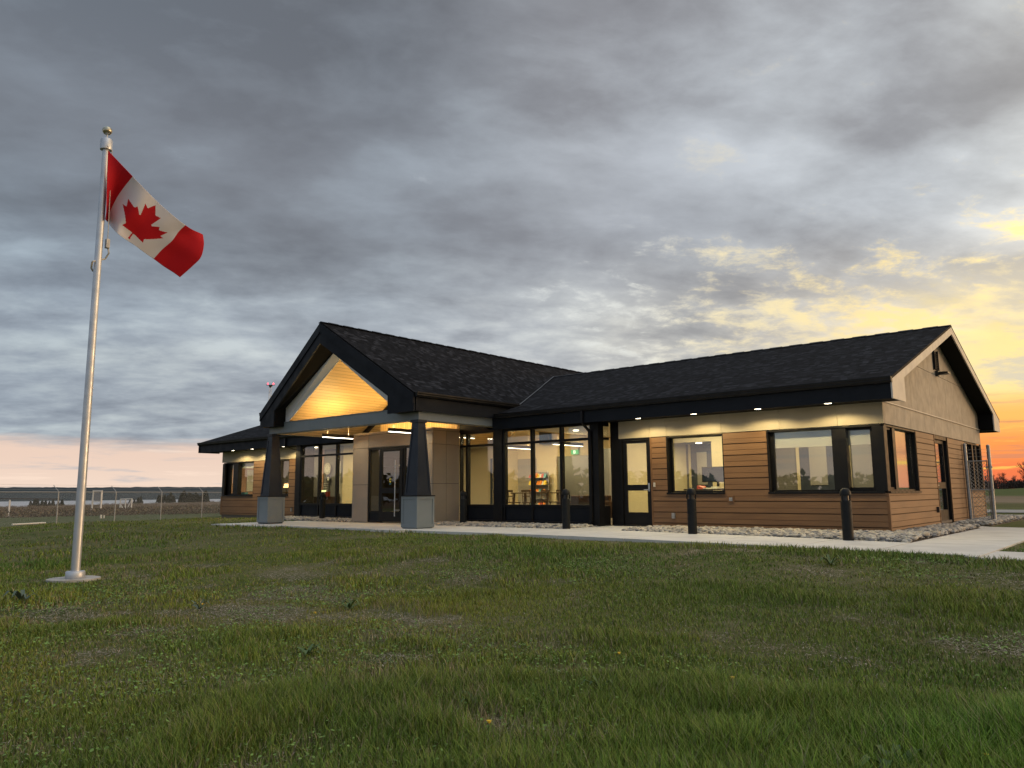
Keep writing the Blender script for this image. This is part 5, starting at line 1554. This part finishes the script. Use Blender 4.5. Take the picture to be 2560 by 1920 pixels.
# ------------------------------------------------------------------ things in the field
def zs(x, y): return float(gz(x, y))
hx, hy = -102, 23; z = zs(hx, hy)
dv = Vector((.76, .65, 0))
def bar(mb, o, a, b, r=.07): mb.tube((o[0]+dv.x*a[0], o[1]+dv.y*a[0], o[2]+a[1]), (o[0]+dv.x*b[0], o[1]+dv.y*b[0], o[2]+b[1]), r, n=4)
t = thing('timber_mast', 'tall white H-shaped timber frame standing in the field just right of the flagpole', 'frame', (0, 0, 0))
for s_ in (0, 1.1): k = MB(); bar(k, (hx, hy, z), (s_+(-.08 if s_ == 0 else .0), -.1), (s_, 3.0), .12); k.build('leg', 'white_wood', t)
k = MB(); bar(k, (hx, hy, z), (-.1, 2.95), (1.2, 2.95), .09); bar(k, (hx, hy, z), (0, 1.55), (1.1, 1.6), .08); k.build('crossbar', 'white_wood', t)
k = MB(); k.prism([(hx+dv.x*.2, hy+dv.y*.2, z+1.65), (hx+dv.x*.9, hy+dv.y*.9, z+1.65), (hx+dv.x*.9, hy+dv.y*.9, z+2.85), (hx+dv.x*.2, hy+dv.y*.2, z+2.85)], (-.1, .1, 0)); k.build('panel', 'grey_wall_paint', t)
hx, hy = -118, 33; z = zs(hx, hy)
t = thing('timber_stand', 'low white timber stand with diagonal braces in the field right of the taller frame', 'stand', (0, 0, 0))
for s_ in (0, .8, 1.75): k = MB(); bar(k, (hx, hy, z), (s_, -.1), (s_, 2.1), .10); k.build('leg', 'white_wood', t)
k = MB(); bar(k, (hx, hy, z), (0, 2.05), (1.8, 2.1), .09); bar(k, (hx, hy, z), (0, 1.35), (.8, 1.35), .08); k.build('top_bar', 'white_wood', t)
k = MB(); bar(k, (hx, hy, z), (.05, 1.3), (.75, .1), .08); bar(k, (hx, hy, z), (.85, .1), (1.7, 1.9), .08); k.build('brace', 'white_wood', t)
hx, hy = -93, 11; z = zs(hx, hy)
t = thing('instrument_post', 'thin pale post carrying a long horizontal dark bar at the far left of the field', 'post', (0, 0, 0))
k = MB(); bar(k, (hx, hy, z), (0, -.1), (0, 1.8), .10); k.build('post', 'white_wood', t)
k = MB(); bar(k, (hx, hy, z), (-3.2, 1.95), (5.5, 1.85), .07); k.build('crossbar', 'bark', t)
k = MB(); k.tube((-52.0, -.6, -.93), (-53.5, 1.8, -.93), .05, n=8); o = k.build('pipe_section', 'white_wood', None); tag(o, 'white pipe lying in the grass beyond the fence at left', 'pipe')
hx, hy = -64, 9.4; z = zs(hx, hy)
t = thing('ground_marker', 'small white marker with dark stalks in the grass between the fence posts', 'marker', (0, 0, 0))
k = MB(); k.box(hx-.06, hx+.06, hy-.06, hy+.06, z, z+.3); k.box(hx-.16, hx-.08, hy+.25, hy+.33, z, z+.25); k.build('base', 'white_wood', t)
k = MB(); k.tube((hx, hy, z+.3), (hx+.3, hy+.5, z+.9), .03, n=4); k.tube((hx, hy, z+.2), (hx-.2, hy-.2, z+.7), .025, n=4); k.build('stalk', 'bark', t)
# gravel heap near the left wing
k = MB(); k.lathe((-92, 41.5, zs(-92, 41.5)-.1), [(2.6, 0), (1.8, .55), (.8, 1.0), (0, 1.15)], 10); mat('grit', (.16, .15, .14), .9); o = k.build('gravel_heap', 'grit', None); tag(o, 'low grey gravel heap in the field beside the left end of the building', 'heap')

# beacon mast
mx_, my_ = -97.8, 45.6; mz = zs(mx_, my_)
t = thing('beacon_mast', 'slim lattice mast with twin red obstruction lights rising behind the porch roof', 'mast', (0, 0, 0))
k = MB()
for a in (0, 2.09, 4.19): k.tube((mx_+.18*math.cos(a), my_+.18*math.sin(a), mz), (mx_+.18*math.cos(a), my_+.18*math.sin(a), 17.2), .03, n=4)
for i in range(30):
    z = mz+i*.6; a = (0, 2.09, 4.19)[i % 3]; b = (2.09, 4.19, 0)[i % 3]
    k.tube((mx_+.18*math.cos(a), my_+.18*math.sin(a), z), (mx_+.18*math.cos(b), my_+.18*math.sin(b), z+.6), .015, n=3)
k.build('lattice_mast', 'galv', t)
k = MB(); k.tube((mx_-.5, my_-.42, 17.3), (mx_+.5, my_+.42, 17.3), .05, n=6); k.lathe((mx_, my_, 16.9), [(.1, 0), (.3, .3), (.3, .36), (0, .38)], 10); k.build('crossarm', 'dark_plastic', t)
for s_ in (-.42, .42):
    k = MB(); k.lathe((mx_+.76*s_, my_+.65*s_, 17.4), [(.10, 0), (.11, .1), (.08, .2), (0, .24)], 12); k.build('beacon', 'beacon_red', t, smooth=True)
k = MB(); k.tube((mx_+1.3, my_+1.1, mz), (mx_+1.3, my_+1.1, 14.3), .05, n=5); k.tube((mx_+1.3, my_+1.1, 11), (mx_+1.3, my_+1.1, 13.6), .12, n=6); o = k.build('whip_antenna', 'galv', None); tag(o, 'thin antenna pole just right of the red-lit mast', 'antenna')

# ------------------------------------------------------------------ trees
def leaf_cloud(centers, radii, n, size, cols, seed, squash=1.0):
    r = np.random.default_rng(seed)
    c = centers[r.integers(0, len(centers), n)]; rad = radii[r.integers(0, len(radii), n)] if np.ndim(radii) else radii
    d = r.standard_normal((n, 3)); d /= np.linalg.norm(d, axis=1, keepdims=True)
    p = c+d*(rad*r.random(n)**.4)[:, None]*np.array([1, 1, squash])
    a = r.standard_normal((n, 3)); a /= np.linalg.norm(a, axis=1, keepdims=True)
    b = np.cross(a, r.standard_normal((n, 3))); b /= np.linalg.norm(b, axis=1, keepdims=True)
    s = size*r.uniform(.5, 1.3, n)[:, None]
    v = np.stack([p-a*s, p+b*s*.6, p+a*s, p-b*s*.6], 1).reshape(-1, 3)
    f = np.arange(4*n).reshape(-1, 4)
    t_ = np.array(cols)[r.integers(0, len(cols), n)]*r.uniform(.7, 1.3, (n, 1))
    return v, f, np.repeat(t_, 4, 0)


def spruce_proto(i, h):
    t = thing('spruce_tree', 'x', 'tree', (0, 0, 0))
    k = MB(); k.tube((0, 0, -.3), (0, 0, h*.95), .05*h/3, .01, n=5); k.build('trunk', 'far_bark', t)
    cen = []; 
    r = np.random.default_rng(50+i)
    for q in np.linspace(.08, .97, 16):
        rr = h*.40*(1-q)*r.uniform(.8, 1.15)+.08
        for a in np.arange(0, 6.28, .9): cen.append((rr*.7*math.cos(a+q*9), rr*.7*math.sin(a+q*9), q*h-.1*rr))
    v, f, ti = leaf_cloud(np.array(cen), h*.085, 1500, h*.06, [(.014, .022, .014), (.020, .030, .017), (.010, .016, .011)], i)
    o = fast_mesh('crown', v, f, 'leafage', ti); o.parent = t
    return t


spr = [spruce_proto(i, h) for i, h in enumerate((4.6, 5.4, 3.8))]
def az_pt(px_, dist):
    """a point in the west field on the given bearing column, at a real distance"""
    a = math.radians(px_); return (CAM[0]+math.sin(a)*dist, CAM[1]+math.cos(a)*dist)
rngt = random.Random(5)
def ordn(k): return str(k)+('th' if 10 < k % 100 < 14 else {1: 'st', 2: 'nd', 3: 'rd'}.get(k % 10, 'th'))
groups = [(-72.9, -71.0, 640, 9, .95, 'clump left of the flagpole'), (-67.2, -66.4, 520, 4, .75, 'scatter between the timber frames'), (-65.5, -64.4, 500, 6, .9, 'group mid-field behind the fence'), (-64.1, -62.3, 470, 12, 1.0, 'long row ending at the building')]
first = [True]*3
ord_ = ['first', 'second', 'third', 'fourth', 'fifth', 'sixth', 'seventh', 'eighth', 'ninth', 'tenth', 'eleventh', 'twelfth']
for (a0, a1, dist, n, sc, lb) in groups:
    for i in range(n):
        a = a0+(a1-a0)*(i+.5)/n+rngt.uniform(-.04, .04); d_ = dist*rngt.uniform(.97, 1.03)
        x, y = az_pt(a, d_); j = rngt.randrange(3); s_ = sc*rngt.uniform(.8, 1.15)
        o = spr[j] if first[j] else dup(spr[j], (0, 0, 0)); first[j] = False
        o.location = (x, y, zs(x, y)); o.rotation_euler = (0, 0, rngt.uniform(0, 6)); o.scale = (s_*1.15, s_*1.15, s_)
        tag(o, f'{ord_[i]} spruce from the left in the {lb}', 'tree', 'spruces in the far west field')

# brush in the west field
bx_, bt_ = [], []
n = 2600
ang = rng.uniform(math.radians(-77), math.radians(-58), n); dist = 85+rng.random(n)**1.5*420
px_ = CAM[0]+np.sin(ang)*dist; py_ = CAM[1]+np.cos(ang)*dist
keep = fnoise(px_, py_, .03) > .42
px_, py_ = px_[keep], py_[keep]
cen = np.stack([px_, py_, gz(px_, py_)+.25], 1)
v, f, ti = leaf_cloud(cen, 1.2, 110000, .10, [(.075, .050, .034), (.11, .080, .050), (.055, .043, .030), (.17, .13, .08), (.06, .06, .03)], 5, .42)
o = fast_mesh('brush', v, f, 'leafage', ti); tag(o, 'brown and straw coloured low brush covering the field toward the water', 'brush', kind='stuff')

# bare trees at the north-east edge
def bare_tree(i, h, seed):
    r = random.Random(seed); k = MB(); 
    def br_(p, d, L_, rad, dep):
        q = p+d*L_; k.tube(p, q, rad, rad*.62, n=4 if dep < 2 else 3, caps=False)
        if dep >= 4: return
        for _ in range(4 if dep < 3 else 5):
            nd = (d+Vector((r.uniform(-.75, .75), r.uniform(-.75, .75), r.uniform(-.1, .6)))).normalized()
            s = p.lerp(q, r.uniform(.35, 1)); br_(s, nd, L_*r.uniform(.6, .8), max(rad*.55, .018), dep+1)
    t = thing('bare_tree', 'x', 'tree')
    k.tube((0, 0, -.5), (0, 0, h*.22), .022*h, .017*h, n=6); k.build('trunk', 'far_bark', t)
    k = MB(); br_(Vector((0, 0, h*.2)), Vector((r.uniform(-.1, .1), r.uniform(-.1, .1), 1)).normalized(), h*.26, .017*h, 0)
    for _ in range(3):
        br_(Vector((0, 0, h*r.uniform(.15, .3))), Vector((r.uniform(-.8, .8), r.uniform(-.8, .8), .6)).normalized(), h*.2, .011*h, 1)
    k.build('branches', 'far_bark', t)
    return t


bt = [bare_tree(i, h, 30+i) for i, h in enumerate((8.0, 9.5, 6.5, 8.8))]
first = [True]*4
slots = [i for i in range(52)]
for i in slots:
    a = -11.5+i*.27+rngt.uniform(-.1, .1); d_ = 415+rngt.uniform(-12, 25)
    x, y = az_pt(a, d_); j = i % 4; s_ = rngt.uniform(.75, 1.15)
    if i == 17: s_ = 1.2
    o = bt[j] if first[j] else dup(bt[j], (0, 0, 0)); first[j] = False
    o.location = (x, y, zs(x, y)); o.rotation_euler = (0, 0, rngt.uniform(0, 6)); o.scale = (s_, s_, s_)
    tag(o, (f'{ordn(i-13)} leafless tree from the left in the distant tree line right of the building' if i >= 14 else f'{ordn(i+1)} leafless tree from the left in the tree line hidden behind the building end'), 'tree', 'bare trees along the horizon')
x, y = az_pt(-6.75, 180)
o = dup(bt[1], (x, y, zs(x, y)), 1.0, 'taller leafless tree at the right edge of the photo, in front of the tree line'); o.scale = (.75, .75, .75)
o['group'] = 'bare trees along the horizon'
n = 1500
ang = np.radians(rng.uniform(-14, 6, n)); dist = 410+rng.uniform(-8, 30, n)
px_ = CAM[0]+np.sin(ang)*dist; py_ = CAM[1]+np.cos(ang)*dist
cen = np.stack([px_, py_, gz(px_, py_)+rng.uniform(.2, 3.0, n)], 1)
v, f, ti = leaf_cloud(cen, 1.3, 60000, .32, [(.045, .032, .028), (.035, .028, .024), (.060, .040, .034)], 6, .9)
o = fast_mesh('undergrowth', v, f, 'leafage', ti); tag(o, 'dark mass of leafless undergrowth below the distant tree line', 'undergrowth', kind='stuff')
# woods on the far side behind the photographer (they show in the window glass)
n = 900
ang = np.radians(rng.uniform(95, 265, n)); dist = 150+rng.uniform(-10, 30, n)
px_ = CAM[0]+np.sin(ang)*dist; py_ = CAM[1]+np.cos(ang)*dist
hh = 2+7*fnoise(px_, py_, .03)
cen = np.stack([px_, py_, gz(px_, py_)+rng.random(n)*hh], 1)
v, f, ti = leaf_cloud(cen, 2.6, 30000, 1.0, [(.03, .045, .02), (.045, .055, .025), (.03, .03, .02)], 7, .9)
o = fast_mesh('woodland', v, f, 'leafage', ti); tag(o, 'dark woodland edge across the open ground facing the building', 'woods', kind='stuff')

# ------------------------------------------------------------------ lawn
def in_lawn(x, y):
    ok = (y < -4.56) | ((x < -18.7) & (y < -.2)) | (x < -27.3) | ((x > 2.40) & (y > -3.42))
    ok &= ~((x > 2.2) & (y > -5.0) & (y < -3.42))
    ok &= ~((x > -18.7) & (x < -15.3) & (y > -4.95) & (y < -1))
    ok &= ~((x < -18.5) & (x > -21.3) & (y > -1.45))
    ok &= ~(((x-PX+.04)**2+(y-PY)**2) < .31**2)
    ok &= ~((x > -11.0) & (x < -9.8) & (y > -4.76) & (y < -4.4))
    return ok


def blades(n, r0, r1, a0, a1, hmean, wid, seed, tall=1.0):
    r = np.random.default_rng(seed)
    ang = np.radians(r.uniform(a0, a1, n)); d = np.sqrt(r.uniform(r0*r0, r1*r1, n))
    x = CAM[0]+np.sin(ang)*d; y = CAM[1]+np.cos(ang)*d
    den = fnoise(x, y, .45)*.45+fnoise(x+40, y, 1.5)*.55+.22*Sm((x-CAM[0]+3.6)/3.2)*Sm((-y-10.6)/2.6)
    ok = in_lawn(x, y) & (r.random(n) < np.clip((den-.31)*4.6, .10, 1))
    x, y, den, d = x[ok], y[ok], den[ok], d[ok]; n = len(x)
    tuft = Sm((fnoise(x-17, y+9, .8)-.45)/.22)
    right = Sm((x-CAM[0]+3.4)/3.2)*Sm((-y-11.0)/2.6)*(.55+.9*(fnoise(x+71, y, 1.3)-.2))              # ranker grass near the camera at right
    h = hmean*r.uniform(.45, 1.3, n)*(.75+.9*tuft+tall*right)*(.55+.9*np.clip(den, 0, 1))
    th_ = r.uniform(0, 2*np.pi, n); lean = h*r.uniform(.1, .75, n)
    w = wid*r.uniform(.6, 1.3, n)*(1+.25*right)
    sx, sy = -np.sin(th_)*w, np.cos(th_)*w
    fa_ = th_+r.uniform(-.6, .6, n)
    lx, ly = np.cos(fa_)*lean, np.sin(fa_)*lean
    z = gz(x, y)-.01
    b0 = np.stack([x-sx, y-sy, z], 1); b1 = np.stack([x+sx, y+sy, z], 1)
    m0 = np.stack([x+lx*.3-sx*.8, y+ly*.3-sy*.8, z+h*.58], 1); m1 = np.stack([x+lx*.3+sx*.8, y+ly*.3+sy*.8, z+h*.58], 1)
    tp = np.stack([x+lx, y+ly, z+h*.95], 1)
    v = np.stack([b0, b1, m1, m0, tp, tp+np.stack([sx, sy, sx*0], 1)*.15], 1).reshape(-1, 3)
    k_ = np.arange(n)*6
    f = np.concatenate([np.stack([k_, k_+1, k_+2, k_+3], 1), np.stack([k_+3, k_+2, k_+5, k_+4], 1)])
    dry = r.random(n) < (.08+.45*(1-Sm((den-.35)/.22)))
    g1 = np.array([.072, .130, .018]); g2 = np.array([.185, .255, .036]); g3 = np.array([.17, .185, .048]); s1 = np.array([.30, .25, .15])
    mixv = r.random((n, 1)); col = g1*(1-mixv)+g2*mixv
    col = np.where((r.random((n, 1)) < .25), g3, col)
    col = col*(1+np.array([-.12, .22, -.1])*right[:, None])
    warmth = (fnoise(x+5, y-3, .3)-.5)[:, None]
    col = col*(1+warmth*np.array([1.3, .5, .3]))
    col = np.where(dry[:, None], s1*r.uniform(.45, 1.0, (n, 1)), col)
    col = col*r.uniform(.75, 1.2, (n, 1))
    return v, f, np.repeat(col, 6, 0)


parts_ = []
for args in ((230000, 2.2, 5.2, -82, 2, .068, .0020, 1, 1.9), (190000, 5.2, 9.5, -80, 0, .055, .0032, 2, 1.0), (170000, 9.5, 17, -80, 6, .052, .0055, 3, .5), (120000, 17, 34, -82, 22, .055, .010, 4, 0)):
    parts_.append(blades(*args))
V_, F_, T_ = [], [], []; off = 0
for v, f, ti in parts_: V_.append(v); F_.append(f+off); T_.append(ti); off += len(v)
o = fast_mesh('grass', np.concatenate(V_), np.concatenate(F_), 'blade', np.concatenate(T_)); tag(o, 'patchy green lawn grass with dry straw mixed in, longer near the lower right', 'grass', kind='stuff')
# dead thatch lying flat where the turf is thin
r = np.random.default_rng(33); n = 420000
ang = np.radians(r.uniform(-80, 2, n)); d_ = 2.3+12.5*r.random(n)**1.25; x = CAM[0]+np.sin(ang)*d_; y = CAM[1]+np.cos(ang)*d_
den = fnoise(x, y, .45)*.45+fnoise(x+40, y, 1.5)*.55
ok = in_lawn(x, y) & (r.random(n) < np.clip((.44-den)*7, .07, 1)); x, y, d_ = x[ok], y[ok], d_[ok]; n = len(x)
L_ = r.uniform(.005, .018, n)*(1+d_*.03); w_ = r.uniform(.0008, .0018, n)*(1+d_*.09); a = r.uniform(0, 6.28, n); z = gz(x, y)+r.uniform(.004, .02, n); ti_ = r.uniform(-.3, .3, n)
ux, uy = np.cos(a)*L_, np.sin(a)*L_; vx_, vy_ = -np.sin(a)*w_, np.cos(a)*w_
v = np.stack([np.stack([x-ux-vx_, y-uy-vy_, z-ti_*L_], 1), np.stack([x+ux-vx_, y+uy-vy_, z+ti_*L_], 1), np.stack([x+ux+vx_, y+uy+vy_, z+ti_*L_], 1), np.stack([x-ux+vx_, y-uy+vy_, z-ti_*L_], 1)], 1).reshape(-1, 3)
tn = np.where(r.random((n, 1)) < .5, np.array([[.34, .30, .24]]), np.array([[.22, .19, .15]]))*r.uniform(.6, 1.3, (n, 1))
o = fast_mesh('dead_grass', v, np.arange(4*n).reshape(-1, 4), 'blade', np.repeat(tn, 4, 0)); tag(o, 'grey-brown dead grass lying flat in the thin bare patches of the lawn', 'dead grass', kind='stuff')
# clover leaves low in the turf
r = np.random.default_rng(21); n = 34000
ang = np.radians(r.uniform(-80, 2, n)); d_ = np.sqrt(r.uniform(2.3**2, 12**2, n)); x = CAM[0]+np.sin(ang)*d_; y = CAM[1]+np.cos(ang)*d_
ok = in_lawn(x, y) & (fnoise(x+3, y+60, .45) > .50); x, y = x[ok], y[ok]; n = len(x)
s = r.uniform(.004, .009, n)*(1+.05*d_[ok]); a = r.uniform(0, 6.28, n); z = gz(x, y)+r.uniform(.015, .05, n); tl = r.uniform(-.5, .5, (n, 2))
v = np.stack([np.stack([x+np.cos(a+q)*s, y+np.sin(a+q)*s, z+(np.cos(a+q)*tl[:, 0]+np.sin(a+q)*tl[:, 1])*s], 1) for q in (0, 1.26, 2.51, 3.77, 5.03)], 1).reshape(-1, 3)
f = np.arange(5*n).reshape(-1, 5)
o = fast_mesh('clover', v, f, 'blade', np.repeat(np.array([.13, .22, .05])*r.uniform(.6, 1.35, (n, 1)), 5, 0), nper=5); tag(o, 'small round clover leaves scattered low through the lawn', 'clover', kind='stuff')

# individual weeds and dandelions
def weed(label, x, y, R_, n, seed, cat='weed', blue=False):
    r = random.Random(seed); k = MB()
    z = zs(x, y)
    t = thing('broadleaf_weed', label, cat, (x, y, z), 0, 'broadleaf weeds in the lawn')
    for i in range(n):
        a = 2*math.pi*i/n+r.uniform(-.3, .3); L_ = R_*r.uniform(.6, 1.15); w = L_*r.uniform(.07, .13)
        d = Vector((math.cos(a), math.sin(a), 0)); s_ = Vector((-math.sin(a), math.cos(a), 0)); hh = R_*r.uniform(.2, .75)
        pts = [Vector((0, 0, .0))]
        p = [d*0+Vector((0, 0, .005)), d*L_*.35+Vector((0, 0, hh*.7)), d*L_*.7+Vector((0, 0, hh)), d*L_+Vector((0, 0, hh*.6))]
        ws = [w*.25, w, w*.85, w*.08]
        vs = []
        for q, ww in zip(p, ws): vs += [q-s_*ww+Vector((0, 0, ww*.3)), q, q+s_*ww+Vector((0, 0, ww*.3))]
        fs = []
        for j in range(3): fs += [(3*j, 3*j+1, 3*j+4, 3*j+3), (3*j+1, 3*j+2, 3*j+5, 3*j+4)]
        k.add(vs, fs)
    k.build('leaves', 'weed_blue' if blue else 'weed_green', t, smooth=True)
    return t


mat('weed_green', (.055, .10, .025), .5, 0, .4, (30, (.04, .08, .02), (.075, .125, .03))); mat('weed_blue', (.075, .11, .085), .6, 0, .3)
PROJ = lambda az, dd: (CAM[0]+math.sin(math.radians(az))*dd, CAM[1]+math.cos(math.radians(az))*dd)
for i, (az, dd, R_, n, lb, bl_) in enumerate([
        (-15.5, 3.75, .17, 30, 'large leafy weed clump at the lower right of the lawn', False), (-18.5, 3.95, .10, 5, 'blue-grey leaf plant beside the large weed clump at lower right', True),
        (-13.5, 5.0, .10, 5, 'small blue-green leaf plant above the large weed clump', True), (-72.8, 10.6, .22, 9, 'dark weed in the grass below the flagpole pad', True),
        (-62.5, 9.0, .15, 8, 'weed rosette in the lawn right of the flagpole pad', True), (-52.5, 8.5, .15, 9, 'green weed in the left middle of the lawn', False),
        (-55.3, 6.2, .13, 10, 'weed in the lawn at left below the middle', False), (-43.5, 4.6, .14, 9, 'weed near the bottom centre of the lawn', False),
        (-18.5, 11.0, .20, 10, 'leafy weed right of centre, close to the walkway', False), (-34.5, 4.9, .13, 8, 'weed just right of the bottom centre', False)]):
    x, y = PROJ(az, dd); weed(lb, x, y, R_, n, i, blue=bl_)
t0 = thing('dandelion', 'x', 'flower', (0, 0, 0), 0, 'yellow dandelions in the lawn')
k = MB(); k.tube((0, 0, 0), (.01, 0, .11), .0022, n=4); k.build('stem', 'weed_green', t0)
k = MB()
for i in range(14):
    a = 2*math.pi*i/14; k.add([(.01, 0, .112), (.01+.013*math.cos(a-.18), .013*math.sin(a-.18), .121), (.01+.013*math.cos(a+.18), .013*math.sin(a+.18), .121)], [(0, 1, 2)])
k.lathe((.01, 0, .108), [(.004, 0), (.009, .006), (.006, .012)], 8); k.build('petals', 'petal', t0)
dl_ = [(-42.6, 3.9, 'yellow dandelion at the very bottom, left of centre'), (-33.2, 5.5, 'yellow dandelion in the tall grass right of the bottom centre'), (-25.3, 4.9, 'yellow dandelion beside a faded one at lower right'), (-10.2, 3.9, 'orange-yellow dandelion near the bottom right corner'), (-54.8, 7.6, 'yellow dandelion at left of the middle of the lawn'), (-62.3, 8.6, 'small yellow flower to the right of the flagpole pad')]
for i, (az, dd, lb) in enumerate(dl_):
    x, y = PROJ(az, dd)
    if i == 0: t0.location = (x, y, zs(x, y)); t0['label'] = lb
    else: dup(t0, (x, y, zs(x, y)), i, lb)
